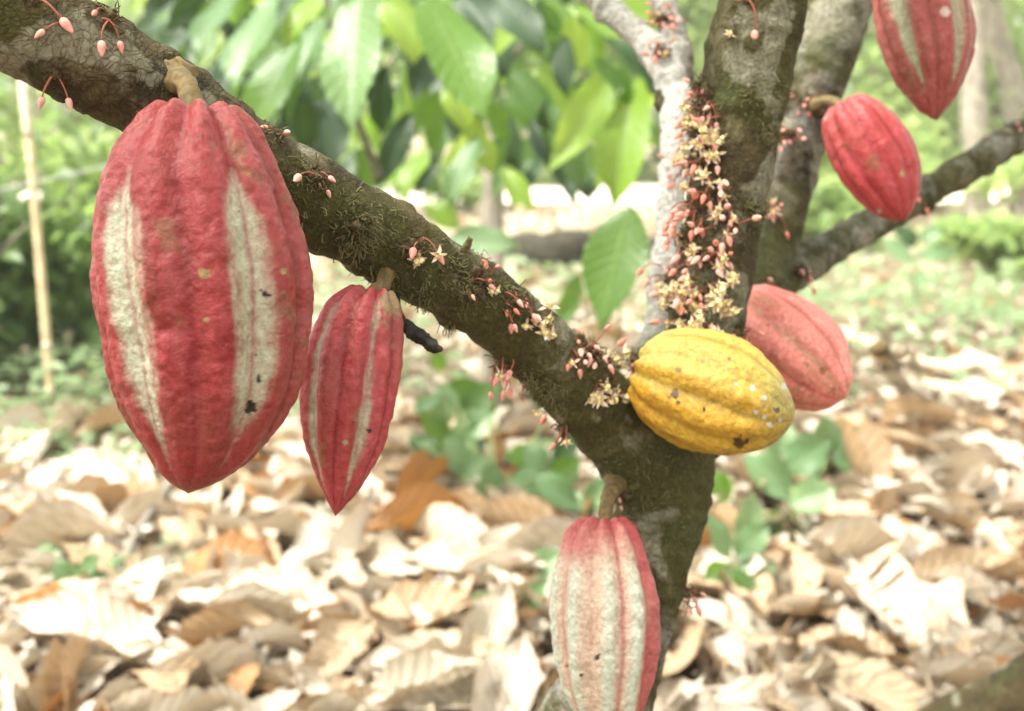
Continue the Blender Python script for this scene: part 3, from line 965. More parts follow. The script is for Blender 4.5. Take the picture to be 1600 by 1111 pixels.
CLUSTERS = [
    # px, py, buds, blossoms, spread px, size, hang, label
    (1098, 148, 9, 0, 34, 1.0, 0.2, 'topmost spray of pink buds on the dark upright stem'),
    (1105, 180, 3, 4, 34, 1.0, 0.4, 'cream flowers under the topmost bud spray on the upright stem'),
    (1100, 215, 4, 5, 32, 1.0, 0.5, 'yellowish flower tuft second from the top of the stem'),
    (1098, 245, 5, 5, 34, 1.0, 0.6, 'mixed buds and yellow flowers in the upper middle of the stem column'),
    (1072, 265, 5, 1, 30, .95, 0.6, 'pink buds hanging at the left edge of the stem against pale bark'),
    (1112, 298, 5, 4, 36, 1.0, 0.6, 'buds with a flat cream flower at mid height of the column'),
    (1085, 328, 8, 0, 30, 1.25, 0.8, 'fat pale pink buds hanging in the middle of the stem column'),
    (1128, 342, 5, 2, 28, 1.05, 0.7, 'buds on long red stalks right of the column middle'),
    (1070, 372, 5, 3, 34, .95, 0.6, 'small loose flowers just above the dense lower spray'),
    (1055, 425, 11, 1, 38, 1.1, 0.7, 'dense drooping pink bud spray left on the lower stem'),
    (1105, 405, 9, 2, 36, 1.1, 0.6, 'dense pink bud spray on the lower stem facing the viewer'),
    (1062, 452, 4, 8, 36, 1.05, 0.5, 'cream flower mass low on the stem, left half'),
    (1110, 452, 3, 9, 38, 1.05, 0.5, 'cream flower mass low on the stem, right half'),
    (1070, 505, 1, 4, 28, .95, 0.4, 'dull withered flowers just above the left end of the yellow pod'),
    (1100, 520, 1, 5, 24, .95, 0.6, 'withered cream flowers touching the top of the yellow pod'),
    (1152, 520, 2, 1, 14, .8, 0.4, 'tiny flower tuft between the yellow and the coral pod'),
    (925, 548, 10, 1, 40, .95, 0.9, 'wide spray of hanging pink buds at the lower end of the slanting branch'),
    (945, 592, 3, 6, 24, .85, 1.1, 'greenish yellow ball of flowers hanging under the bud spray by the fork'),
    (1000, 575, 8, 0, 30, .95, 0.8, 'pink buds touching the left end of the yellow pod'),
    (965, 512, 2, 3, 24, .9, -0.4, 'white star flower standing up above the branch by the pale stem'),
    (648, 382, 2, 2, 24, 1.0, 0.1, 'white flower and red stalked bud midway along the slanting branch'),
    (748, 396, 2, 0, 22, .95, 0.1, 'two coral buds arching over the top edge of the branch'),
    (752, 440, 4, 2, 28, .95, 0.1, 'white star flower with pink buds next to a dark bark knot'),
    (808, 472, 6, 0, 30, .95, 0.3, 'five coral buds in a fan on the lower branch'),
    (842, 502, 0, 3, 14, .95, 0.2, 'cream flower pair below the fan of coral buds'),
    (702, 522, 1, 0, 6, .9, 0.9, 'single orange bud under the lower edge of the branch'),
    (785, 568, 6, 2, 24, 1.0, 1.3, 'white flowers hanging under the branch on orange stalks'),
    (825, 610, 4, 3, 28, 1.0, 1.4, 'white flowers hanging lowest below the branch bend'),
    (880, 668, 4, 1, 20, .9, 1.0, 'small bud tuft on the underside of the branch left of the fork'),
    (492, 275, 3, 0, 12, .9, 0.5, 'orange bud pair on the slanting branch right of the largest pod'),
    (436, 212, 2, 0, 10, .9, 0.2, 'coral bud at the right shoulder of the largest pod'),
    (172, 28, 3, 0, 18, .95, 0.5, 'orange bud spray on the branch above the largest pod'),
    (98, 34, 1, 0, 4, 1.3, 0.9, 'long stalked pink bud hanging over the upper left of the branch'),
    (52, 2, 1, 0, 4, 1.2, 0.9, 'pale bud at the top left corner of the branch'),
    (84, 116, 2, 0, 5, 1.0, 1.5, 'coral bud dangling below the branch beside the bamboo pole'),
    (1168, 0, 2, 0, 5, 1.1, 0.9, 'single pink bud at the top of the dark upright stem'),
    (1148, 52, 0, 1, 8, .8, 0.2, 'tiny yellow flower high on the dark upright stem'),
    (1222, 212, 8, 0, 26, .95, 0.3, 'pale pink buds on a dark spur right of the upright stem'),
    (1205, 330, 8, 2, 28, .95, 0.5, 'coral buds on long stalks between the two upright stems'),
    (1262, 158, 4, 0, 18, .95, 0.2, 'four coral buds on the spotted stem beside the plain red pod'),
    (1250, 425, 5, 0, 22, .95, 0.2, 'coral buds along the thin right branch'),
    (1212, 455, 4, 0, 14, .95, 0.2, 'coral buds where the thin right branch meets the coral pod'),
    (1432, 305, 2, 0, 6, .9, 0.2, 'orange bud on the thin branch beside the plain red pod tip'),
    (1594, 202, 2, 0, 6, .9, 0.2, 'red bud on the thin branch at the right edge'),
    (1035, 30, 12, 2, 30, .95, 0.4, 'reddish buds crowding the pale fork at the top'),
    (1032, 80, 6, 2, 22, .9, 0.4, 'small buds below the top of the pale fork'),
    (1080, 930, 4, 1, 18, .95, 0.7, 'pink buds on the right side of the trunk beside the pale pod'),
    (962, 768, 3, 0, 10, .7, 0.3, 'tiny red buds at the stalk of the pale pod'),
]
for ci, (px, py, nb, nf, spread, size, hang, label) in enumerate(CLUSTERS):
    if nf > 2:
        nf = int(nf * 2.4)
    rr = random.Random(100 + ci)
    sp0, sn0 = surf(px, py)
    root = thing('flower_cluster', sp0, label, 'flower cluster', 'flower clusters on the cacao tree')
    Rt = Matrix.Translation(-sp0)
    small = 0.55 if nb + nf < 3 else 0.95
    for c in range(1 if spread < 20 else 2 if spread < 32 else 4):
        sp, sn = surf(px + rr.uniform(-.6, .6) * spread * (c > 0), py + rr.uniform(-.5, .5) * spread * (c > 0))
        if (sp - sp0).length > 0.06:
            continue
        link('flower_cushion', rr.choice(CUSH), root, Rt @ Matrix.Translation(sp) @ Matrix.Rotation(rr.uniform(0, 6), 4, Vector((rr.random(), rr.random(), 1)).normalized()) @ Matrix.Diagonal((small, small, small * 0.7, 1)))
    if nb > 3:
        nb, size = int(nb * 1.6), size * .84
    size *= min(1.0, (CAM - sp0).length / .9) ** .6
    for i in range(nb + nf):
        ox, oy = rr.uniform(-.7, .7) * spread, rr.uniform(-.5, .5) * spread
        if nb + nf == 1:
            ox = oy = 0
        sp, sn = surf(px + ox, py + oy)
        if (sp - sp0).length > 0.05:
            sp, sn = sp0 + Vector((rr.uniform(-.006, .006), -.002, rr.uniform(-.006, .006))), sn0
        # direction: outwards from the bark, fanned
        if hang > 1.05:
            dirv = Vector((rr.uniform(-.6, .6), rr.uniform(-.7, .1), -1.0))
            pi = rr.choice([0, 1, 6, 7])
        else:
            out = sn * 1.0 + Vector((rr.uniform(-1.25, 1.25), rr.uniform(-.5, 0.0), rr.uniform(-.55, .75) - 0.5 * hang))
            dirv = out
            pi = rr.randrange(12)
        dirv.normalize()
        X = dirv
        Z = Vector((0, 0, 1)) - X * X.z
        if Z.length < 0.1:
            Z = Vector((1, 0, 0)) - X * X.x
        Z.normalize()
        Y = Z.cross(X)
        Mr = Matrix((X, Y, Z)).transposed().to_4x4()
        k = size * rr.uniform(0.75, 1.2)
        if i < nb:
            M = Rt @ Matrix.Translation(sp) @ Mr @ Matrix.Scale(k, 4)
            ped, bud, tipM = PROTO[pi]
            link('pedicel', ped, root, M)
            b = link('flower_bud', bud, root, M)
            if rr.random() < 0.6:
                b.material_slots[0].link = 'OBJECT'
                b.material_slots[0].material = rr.choice(BUD2)
        else:
            k *= 0.78
            M = Rt @ Matrix.Translation(sp) @ Mr @ Matrix.Scale(k, 4)
            ped, bud, tipM = PROTO[pi]
            link('pedicel', ped, root, M)
            # face of the flower: between its stalk direction and the viewer
            pos = (M @ tipM).translation
            fz = (dirv * .8 + Vector((rr.uniform(-1.1, 1.1), -.55, rr.uniform(-1.2, 1.0)))).normalized()
            Mb = Matrix.Translation(pos) @ fz.to_track_quat('Z', 'Y').to_matrix().to_4x4() @ Matrix.Rotation(rr.uniform(0, 6), 4, 'Z') @ Matrix.Scale(k * 1.15, 4)
            bo = link('blossom', CORE, root, Mb)
            for s in range(5):
                a = s * 2 * math.pi / 5
                link('sepal', SEPAL, bo, Matrix.Rotation(a + rr.uniform(-.2, .2), 4, 'Z') @ Matrix.Rotation(rr.uniform(-.7, .5), 4, 'X') @ Matrix.Scale(rr.uniform(.75, 1.15), 4))
                link('petal', PETAL, bo, Matrix.Rotation(a + .63, 4, 'Z') @ Matrix.Rotation(rr.uniform(.2, .8), 4, 'X'))

# moss strands and dead bark fibres on the limbs
mp = []
for (mx, my, mr, n) in ((575, 355, 42, 190), (560, 380, 30, 90), (645, 392, 22, 90), (735, 400, 26, 140), (735, 450, 28, 130), (800, 465, 30, 120), (690, 430, 50, 80), (1075, 500, 45, 260), (1090, 440, 40, 150), (1085, 350, 35, 140), (1095, 230, 40, 150),
                        (1148, 55, 16, 60), (930, 540, 40, 200), (985, 560, 30, 140), (600, 440, 20, 80), (660, 475, 25, 60), (860, 620, 25, 90), (830, 600, 20, 90), (480, 270, 18, 60), (700, 515, 14, 60), (1205, 210, 18, 90), (1000, 700, 80, 90), (430, 200, 16, 60), (300, 60, 90, 70), (500, 300, 110, 120), (1180, 150, 50, 90), (1150, 330, 45, 100), (1190, 330, 20, 60), (950, 775, 18, 60), (1020, 800, 60, 60)):
    for i in range(n):
        g = rng.normal(size=2) * mr * 0.5
        sp, sn = surf(mx + g[0], my + g[1])
        dv = np.array(sn) + rng.normal(size=3) * 0.75
        dv /= np.linalg.norm(dv)
        L = rng.uniform(0.002, 0.0065)
        p0 = np.array(sp) - np.array(sn) * 0.0006
        p2 = p0 + dv * L + np.array([0, 0, -0.25 * L])
        p1 = (p0 + p2) / 2 + rng.normal(size=3) * 0.25 * L + np.array(sn) * 0.2 * L
        mp.append(tube(catmull(np.array([p0, p1, p2]), 5), np.linspace(.00042, .00018, 5), 4, cap=False))
V_, Q_, u_ = join(mp)
tag(link('moss', mesh_data('moss', V_ - np.array(root_p), Q_, u_, mats=[M_moss]), tree), kind='stuff')

# bark knots: stubs of old pod stalks
for (kx, ky, kr, kl) in ((722, 395, 7, 26), (738, 428, 9, 14), (556, 352, 8, 10), (1200, 226, 6, 18), (655, 405, 7, 8), (812, 470, 8, 10), (905, 535, 8, 14)):
    sp, sn = surf(kx, ky)
    e = sp + (sn + Vector((0, 0, .6))).normalized() * (kl * .83 / F)
    Ck = catmull(np.array([sp - sn * 0.004, sp + sn * 0.001, e]), 10)
    Vk, Qk, uk = tube(Ck, np.linspace(1.25, .7, 10) * kr * .8 / F, 12)
    Vk = Vk + 0.0008 * pn(Vk, 400, 6)[:, None]
    link('knot', mesh_data('knot', Vk - np.array(root_p), Qk, uk, mats=[M_cushion]), tree)

# ------------------------------------------------------------------ the leafy cacao tree behind
LM = [dict(fold=.16, droop=.25, corr=.03, wave=.05, seed=1), dict(fold=.28, droop=.5, corr=.03, wave=.06, twist=.4, seed=2), dict(fold=.10, droop=.12, corr=.034, wave=.04, twist=-.3, seed=3), dict(fold=.34, droop=.35, corr=.012, wave=.05, twist=-.5, seed=5)]
LEAVES = {m.name: [leaf_mesh('leaf', m, **kw) for kw in LM] for m in (M_leaf, M_leaf_dark, M_leaf_lime, M_leaf_gloss, M_herb)}

g0 = ground_at(768, 640)
bt = thing('cacao_tree', Vector((g0.x, g0.y, 0)), 'slender leafy cacao tree behind the branch with large drooping green leaves', 'tree')
DT = 4.05


def bt_mesh(name, me_parts, mat, parent, base):
    V_, Q_, u_ = join(me_parts)
    return link(name, mesh_data(name, V_ - np.array(base), Q_, u_, mats=[mat]), parent)


base = Vector((g0.x, g0.y, 0))
C = catmull(np.array([list(g0 - Vector((0, 0, .05))), list(at(770, 480, DT)), list(at(770, 320, DT)), list(at(768, 170, DT)), list(at(756, 40, DT)), list(at(745, -120, DT)), list(at(750, -300, DT))]), 60)
r_ = np.interp(np.linspace(0, 1, 60), [0, .3, .6, 1], [.043, .037, .031, .022])
V_, Q_, u_ = tube(C, r_, 16)
V_ = V_ + 0.004 * pn(V_, 20, 3)[:, None]
link('trunk', mesh_data('trunk', V_ - np.array(base), Q_, u_, mats=[M_trunkfar]), bt)
for pts, w0 in ((((752, 0, DT), (690, -60, 3.7), (600, -110, 3.3), (470, -150, 3.0)), .020), (((752, -40, DT), (820, -90, 3.8), (930, -120, 3.5), (1010, -140, 3.3)), .018), (((765, 130, DT), (800, 90, 4.0), (850, 30, 3.9), (900, -30, 3.8)), .012),
                (((592, 275, 3.3), (575, 230, 3.25), (548, 160, 3.2), (520, 60, 3.15), (500, -110, 3.1)), .011), (((760, 60, DT), (700, 40, 3.8), (640, 60, 3.6), (600, 110, 3.5)), .012)):
    C = catmull(np.array([list(at(*p)) for p in pts]), 24)
    V_, Q_, u_ = tube(C, np.linspace(w0, w0 * .5, 24), 10)
    link('branch', mesh_data('branch', V_ - np.array(base), Q_, u_, mats=[M_twig]), bt)
RB = Matrix.Translation(-base)


def bt_leaf(b, t, wpx, d0, d1, mats, tilt=(0, -1, .35), parent=bt, RT=None, v=None, rr=random):
    p0, p1 = at(*b, d0), at(*t, d1)
    ml = LEAVES[mats.name]
    return link('leaf', ml[v if v is not None else rr.randrange(len(ml))], parent, (RT or RB) @ leaf_matrix(p0, p1, wpx * (d0 + d1) / 2 / F, tilt))


# the leaves one can point at
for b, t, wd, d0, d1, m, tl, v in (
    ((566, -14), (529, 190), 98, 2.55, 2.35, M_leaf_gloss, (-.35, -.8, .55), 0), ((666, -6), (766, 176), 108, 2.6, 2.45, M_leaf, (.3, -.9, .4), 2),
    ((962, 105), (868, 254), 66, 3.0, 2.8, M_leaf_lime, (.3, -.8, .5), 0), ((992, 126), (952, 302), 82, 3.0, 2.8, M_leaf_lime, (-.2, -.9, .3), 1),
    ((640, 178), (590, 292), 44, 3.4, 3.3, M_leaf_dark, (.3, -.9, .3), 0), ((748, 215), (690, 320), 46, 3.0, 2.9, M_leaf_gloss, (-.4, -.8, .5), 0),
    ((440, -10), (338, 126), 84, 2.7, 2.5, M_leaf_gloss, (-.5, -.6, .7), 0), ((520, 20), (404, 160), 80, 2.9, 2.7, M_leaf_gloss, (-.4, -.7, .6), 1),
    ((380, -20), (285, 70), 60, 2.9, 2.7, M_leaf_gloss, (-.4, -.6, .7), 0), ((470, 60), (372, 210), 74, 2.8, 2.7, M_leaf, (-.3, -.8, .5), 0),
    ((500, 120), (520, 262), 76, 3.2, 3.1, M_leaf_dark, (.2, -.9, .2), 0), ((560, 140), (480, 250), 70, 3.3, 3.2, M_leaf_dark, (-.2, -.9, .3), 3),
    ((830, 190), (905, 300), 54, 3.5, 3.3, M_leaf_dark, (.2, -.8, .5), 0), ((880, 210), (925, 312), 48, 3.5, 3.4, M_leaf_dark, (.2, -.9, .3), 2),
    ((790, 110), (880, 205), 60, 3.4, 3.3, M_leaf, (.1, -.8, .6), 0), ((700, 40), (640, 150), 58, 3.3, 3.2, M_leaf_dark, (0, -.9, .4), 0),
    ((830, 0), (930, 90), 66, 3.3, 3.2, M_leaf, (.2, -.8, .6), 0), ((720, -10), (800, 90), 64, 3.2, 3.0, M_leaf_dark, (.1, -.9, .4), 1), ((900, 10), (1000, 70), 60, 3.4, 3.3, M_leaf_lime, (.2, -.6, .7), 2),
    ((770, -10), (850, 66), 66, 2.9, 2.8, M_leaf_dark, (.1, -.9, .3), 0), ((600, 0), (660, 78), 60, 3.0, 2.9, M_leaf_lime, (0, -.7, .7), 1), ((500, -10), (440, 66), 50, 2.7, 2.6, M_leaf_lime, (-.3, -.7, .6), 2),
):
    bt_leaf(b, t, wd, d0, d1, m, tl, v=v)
lr = random.Random(5)
for i in range(272):
    x = lr.uniform(250, 1010)
    # the crown thins out downwards
    top = -60
    bot = np.interp(x, [250, 330, 480, 600, 700, 780, 900, 1010], [110, 170, 250, 290, 320, 310, 290, 230])
    y = top + (bot - top) * lr.random() ** 0.9 - 40
    d = lr.uniform(2.9, 4.9)
    lean = -0.75 + 1.3 * (x - 250) / 760 + lr.gauss(0, .35)
    Ln = lr.uniform(.15, .25) * F / d
    t = (x + lean * Ln * .75, y + Ln * (1 - .35 * abs(lean)) * lr.uniform(.6, 1))
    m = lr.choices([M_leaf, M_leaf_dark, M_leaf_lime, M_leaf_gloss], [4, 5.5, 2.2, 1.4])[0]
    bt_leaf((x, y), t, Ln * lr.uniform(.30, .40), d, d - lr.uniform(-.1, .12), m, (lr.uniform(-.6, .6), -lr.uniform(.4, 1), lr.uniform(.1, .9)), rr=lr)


# the crown of the front tree spreads above the frame and shades the pods
crown_r = np.random.default_rng(88)


def own_crown(r):
    p = Vector((r.uniform(-1.5, 1.5), r.uniform(-.4, 1.95), r.uniform(1.55, 2.5)))
    L = r.uniform(.2, .32)
    a = r.uniform(0, 2 * np.pi)
    return leaf_matrix(p, p + Vector((math.cos(a), math.sin(a), r.uniform(-.9, .1))).normalized() * L, L * r.uniform(.3, .4), (r.uniform(-.5, .5), r.uniform(-.5, .5), 1))


# ------------------------------------------------------------------ small green plants
def sprig(name, label, cat, base_px, leaves, mat=M_herb, group=None, extra_stem=()):
    """leaves: (base px, tip px, width px, depth offset, material or None)"""
    b = ground_at(*base_px)
    d0 = project([b])[2][0]
    root = thing(name, b, label, cat, group)
    RT = Matrix.Translation(-b)
    for lf in leaves:
        (bx, by), (tx, ty), wd, dd = lf[:4]
        m = lf[4] if len(lf) > 4 and lf[4] else mat
        p0, p1 = at(bx, by, d0 + dd), at(tx, ty, d0 + dd - .04)
        hint = Vector((lr.uniform(-.5, .5), -.8, lr.uniform(.3, .9)))
        link('leaf', lr.choice(LEAVES[m.name]), root, RT @ leaf_matrix(p0, p1, wd * (d0 + dd) / F, hint))
        C = catmull(np.array([list(b - Vector((0, 0, .02))), list(b * .5 + p0 * .5 + Vector((0, 0, .02))), list(p0)]), 10)
        V_, Q_, u_ = tube(C, np.linspace(.004, .0022, 10), 6)
        link('stem', mesh_data('stem', V_ - np.array(b), Q_, u_, mats=[M_stem]), root)
    return root


sprig('seedling', 'green seedling with pale upright leaves under the branch bend, between pods', 'seedling', (785, 815), [
    ((765, 812), (772, 722), 58, 0), ((725, 740), (700, 682), 46, .1), ((800, 745), (905, 728), 26, .1, M_leaf_dark), ((838, 745), (905, 790), 46, -.1), ((760, 640), (690, 690), 30, .3, M_leaf),
    ((700, 600), (780, 660), 66, .35, M_leaf), ((690, 620), (640, 640), 30, .3), ((760, 690), (690, 720), 30, .2, M_leaf_dark), ((690, 810), (640, 805), 22, 0), ((770, 800), (650, 808), 26, -.05), ((690, 580), (680, 545), 24, .4, M_leaf), ((915, 800), (955, 740), 40, -.05), ((640, 680), (690, 715), 40, .2, M_leaf_dark), ((870, 690), (790, 720), 30, .3), ((860, 640), (830, 590), 40, .4, M_leaf_dark)])
sprig('seedling', 'small pale green seedling in the litter just left of the cream pod', 'seedling', (820, 985), [
    ((812, 960), (850, 905), 36, 0), ((800, 950), (735, 930), 32, 0), ((815, 975), (865, 985), 36, 0), ((800, 985), (745, 950), 30, .05), ((820, 900), (880, 860), 46, .2), ((790, 900), (760, 880), 40, .2), ((815, 1000), (790, 1030), 26, -.05)])
sprig('seedling', 'light green seedling with rounded leaves in the litter right of the trunk', 'seedling', (1255, 850), [
    ((1235, 790), (1305, 760), 56, 0), ((1240, 780), (1170, 700), 56, .1), ((1230, 850), (1130, 790), 34, 0), ((1250, 850), (1310, 870), 26, 0, M_leaf_lime), ((1225, 735), (1300, 690), 50, .15), ((1200, 720), (1240, 650), 40, .2), ((1290, 720), (1220, 700), 44, .2), ((1140, 780), (1110, 740), 40, .1, M_leaf), ((1230, 800), (1180, 830), 26, 0, M_leaf), ((1190, 905), (1210, 950), 26, -.1, M_leaf), ((1120, 930), (1105, 880), 24, -.1, M_leaf)])
sprig('seedling', 'green seedling in the litter below the second red pod, right of its tip', 'seedling', (700, 770), [
    ((690, 735), (650, 690), 44, -.05), ((700, 730), (735, 665), 50, -.05), ((705, 740), (765, 715), 44, -.1), ((700, 700), (660, 640), 44, .05, M_leaf), ((710, 690), (770, 640), 52, .05), ((690, 750), (630, 745), 34, -.1), ((700, 660), (690, 600), 48, .1), ((715, 650), (780, 600), 48, .1, M_leaf)])
sprig('seedling', 'dark and pale leaved seedling left of the trunk above the cream pod', 'seedling', (860, 800), [
    ((850, 770), (800, 740), 46, -.1), ((860, 765), (915, 795), 44, -.15), ((860, 755), (905, 715), 44, -.1, M_leaf), ((850, 750), (830, 690), 46, -.05), ((865, 740), (900, 670), 40, 0, M_leaf_dark), ((850, 735), (790, 695), 40, 0, M_leaf)])
sprig('seedling', 'low green seedling touching the right side of the trunk', 'seedling', (1150, 905), [
    ((1140, 870), (1105, 800), 40, -.1), ((1150, 870), (1200, 820), 46, -.1), ((1155, 880), (1215, 890), 40, -.1), ((1145, 885), (1100, 900), 34, -.1, M_leaf), ((1150, 890), (1180, 945), 40, -.15, M_leaf), ((1160, 860), (1180, 770), 44, 0)])
sprig('seedling', 'grey green seedling in the litter below the coral pod', 'seedling', (1300, 745), [
    ((1290, 715), (1240, 680), 46, -.1), ((1300, 710), (1340, 665), 44, -.1), ((1300, 715), (1355, 725), 40, -.1), ((1295, 700), (1290, 650), 44, -.05), ((1290, 725), (1230, 735), 42, -.1)])
sprig('seedling', 'tiny light green seedling at the left in the litter', 'seedling', (120, 930), [
    ((118, 910), (85, 880), 36, -.05), ((122, 908), (150, 865), 36, -.05), ((124, 912), (170, 905), 32, -.05), ((116, 915), (75, 920), 30, -.05)])
sprig('sapling', 'single big bright green leaf on a thin sapling left of the pale stem', 'sapling', (950, 690), [((985, 322), (930, 512), 100, -1.6, M_leaf), ((905, 430), (870, 520), 34, -1.3, M_leaf)])
sprig('sapling', 'sapling with a flat pale green leaf showing above the slanting branch', 'sapling', (800, 640), [((705, 372), (812, 378), 46, -1.5, M_herb), ((660, 320), (720, 350), 44, -1.2, M_leaf_lime)])
sprig('seedling', 'dark weed with a few grey green leaves below the tip of the plain red pod', 'weed', (1430, 490), [
    ((1430, 400), (1500, 390), 26, 0), ((1425, 410), (1380, 370), 34, 0), ((1440, 380), (1470, 350), 30, .1), ((1425, 430), (1460, 440), 28, 0), ((1430, 385), (1400, 350), 30, .1, M_leaf_dark)])

# ------------------------------------------------------------------ fallen leaves
dry_kw = [dict(fold=.15, droop=.2, roll=.8, crumple=.6, corr=.014), dict(fold=-.1, droop=.5, roll=1.6, crumple=.7, corr=.014), dict(fold=.3, droop=.2, roll=3.4, crumple=.5, corr=.014, twist=.6), dict(fold=-.2, droop=.4, roll=-1.2, crumple=.7, corr=.014), dict(fold=.05, droop=.12, roll=.4, crumple=.8, corr=.016, twist=-.4),
          dict(fold=.25, droop=.7, roll=2.4, crumple=.6, corr=.014, twist=.5), dict(fold=-.15, droop=.5, roll=-2.2, crumple=.6, corr=.014), dict(fold=.1, droop=.1, roll=1.0, crumple=1.0, corr=.014, twist=.6), dict(fold=.2, droop=-.25, roll=1.5, crumple=.7, corr=.014), dict(fold=.0, droop=.35, roll=4.6, crumple=.4, corr=.02)]
DRYM = [leaf_mesh('fallen_leaf', DRY['tan'][0], nx=9, ny=22, shape='plain', seed=40 + i, **kw) for i, kw in enumerate(dry_kw)]
STATE = ['slightly curled', 'arched', 'rolled up', 'cupped', 'crumpled flat', 'strongly curled', 'domed', 'wrinkled', 'upturned', 'tightly rolled']


def dry_leaf(p0, p1, width, hint, variant, colour, label, group='fallen leaves in the litter'):
    o = link('fallen_leaf', DRYM[variant], None, leaf_matrix(p0, p1, width, hint))
    o.material_slots[0].link = 'OBJECT'
    o.material_slots[0].material = DRY[colour][0]
    return tag(o, label, 'dry leaf', group)


FEATURE = [
    ((285, 892), (482, 838), 108, .05, .09, 1, 'brown', 'brown leaf with an orange curled edge below and right of the largest pod'),
    ((-8, 838), (108, 806), 34, .03, .06, 9, 'brown', 'long orange brown rolled leaf at the left edge'),
    ((1385, 880), (1612, 790), 92, .05, .10, 3, 'tan', 'big tan leaf arched over a dark hollow at the right edge'),
    ((1345, 872), (1500, 1075), 135, .07, .03, 7, 'bleached', 'large bleached ribbed leaf right of centre in the lower right'),
    ((1225, 1045), (1490, 1100), 96, .06, .04, 4, 'tan', 'broad tan leaf at the bottom edge left of the mossy log'),
    ((1385, 925), (1600, 900), 56, .05, .05, 8, 'tan', 'tan leaf with an upturned rim under the big arched leaf'),
    ((455, 985), (625, 1000), 62, .05, .05, 3, 'brown', 'arched brown leaf like a small bridge near the bottom centre'),
    ((618, 806), (706, 712), 60, .02, .12, 2, 'brown', 'orange brown upright leaf right of the second red pod tip'),
    ((95, 752), (232, 738), 62, .05, .05, 4, 'bleached', 'bleached white leaf left of the largest pod tip'),
    ((598, 1012), (842, 1040), 74, .04, .05, 0, 'tan', 'pinkish tan leaf lying left of the cream pod'),
    ((545, 1105), (785, 1066), 74, .04, .06, 8, 'grey', 'grey olive leaf at the bottom edge left of the cream pod'),
    ((1395, 660), (1530, 655), 34, .06, .06, 9, 'bleached', 'bleached white rolled leaf far back at the right'),
    ((505, 888), (645, 798), 66, .04, .08, 5, 'bleached', 'cream curled leaf below the second red pod tip'),
    ((640, 832), (770, 890), 80, .05, .05, 0, 'tan', 'light tan leaf in front of the green seedling'),
    ((-10, 990), (135, 955), 60, .05, .06, 1, 'bleached', 'bleached leaf at the left edge near the bottom'),
    ((60, 1060), (280, 985), 96, .04, .05, 7, 'bleached', 'wide bleached wrinkled leaf in the bottom left'),
    ((385, 775), (482, 716), 54, .04, .07, 1, 'brown', 'orange brown leaf between the two red pod tips'),
    ((560, 790), (640, 690), 56, .04, .10, 6, 'brown', 'brown curled leaf behind the second red pod'),
    ((362, 1100), (398, 1028), 42, .02, .08, 0, 'brown', 'small orange leaf standing up at the bottom edge'),
    ((1090, 858), (1155, 882), 32, .05, .04, 0, 'bleached', 'small white leaf just right of the trunk'),
    ((1300, 700), (1390, 770), 60, .05, .06, 2, 'tan', 'brown tan leaf right of the light green seedling'),
    ((1150, 940), (1260, 1010), 60, .04, .04, 6, 'grey', 'grey leaf right of the trunk near the bottom'),
    ((1440, 740), (1600, 728), 40, .05, .05, 9, 'bleached', 'long cream rolled leaf at the right edge'),
    ((160, 830), (290, 800), 50, .04, .05, 5, 'bleached', 'pale curled leaf under the largest pod'),
    ((830, 690), (760, 740), 66, .04, .08, 1, 'brown', 'orange leaf among the green seedling leaves'),
    ((640, 640), (740, 700), 70, .05, .08, 0, 'tan', 'peach tan leaf behind the seedling under the branch'),
]
for (b, t, wd, z0, z1, v, colr, label) in FEATURE:
    p0, p1 = ground_at(*b, z0), ground_at(*t, z1)
    d = project([(p0 + p1) / 2])[2][0]
    dry_leaf(p0, p1, wd * d / F * 1.25, (0, -.25, 1), v, colr, label)


def zone(x, y):
    if y < 700:
        return 'far back beside the left bushes' if x < 250 else 'far back beyond the second red pod' if x < 640 else 'behind the seedling under the branch' if x < 960 else 'far back behind the trunk' if x < 1200 else 'far back at the right'
    if y < 860:
        return 'at the left edge' if x < 180 else 'under the largest pod' if x < 430 else 'under the second red pod' if x < 640 else 'around the big seedling' if x < 940 else 'behind the trunk' if x < 1120 else 'by the light green seedling' if x < 1340 else 'at the right edge'
    if y < 985:
        return 'low at the left edge' if x < 200 else 'well below the largest pod' if x < 450 else 'well below the second red pod' if x < 700 else 'left of the cream pod' if x < 960 else 'right of the trunk' if x < 1250 else 'beside the large ribbed leaf'
    return 'in the bottom left corner' if x < 280 else 'at the bottom edge left of centre' if x < 640 else 'at the bottom edge by the cream pod' if x < 1000 else 'bottom right of the trunk' if x < 1330 else 'in the bottom right corner'


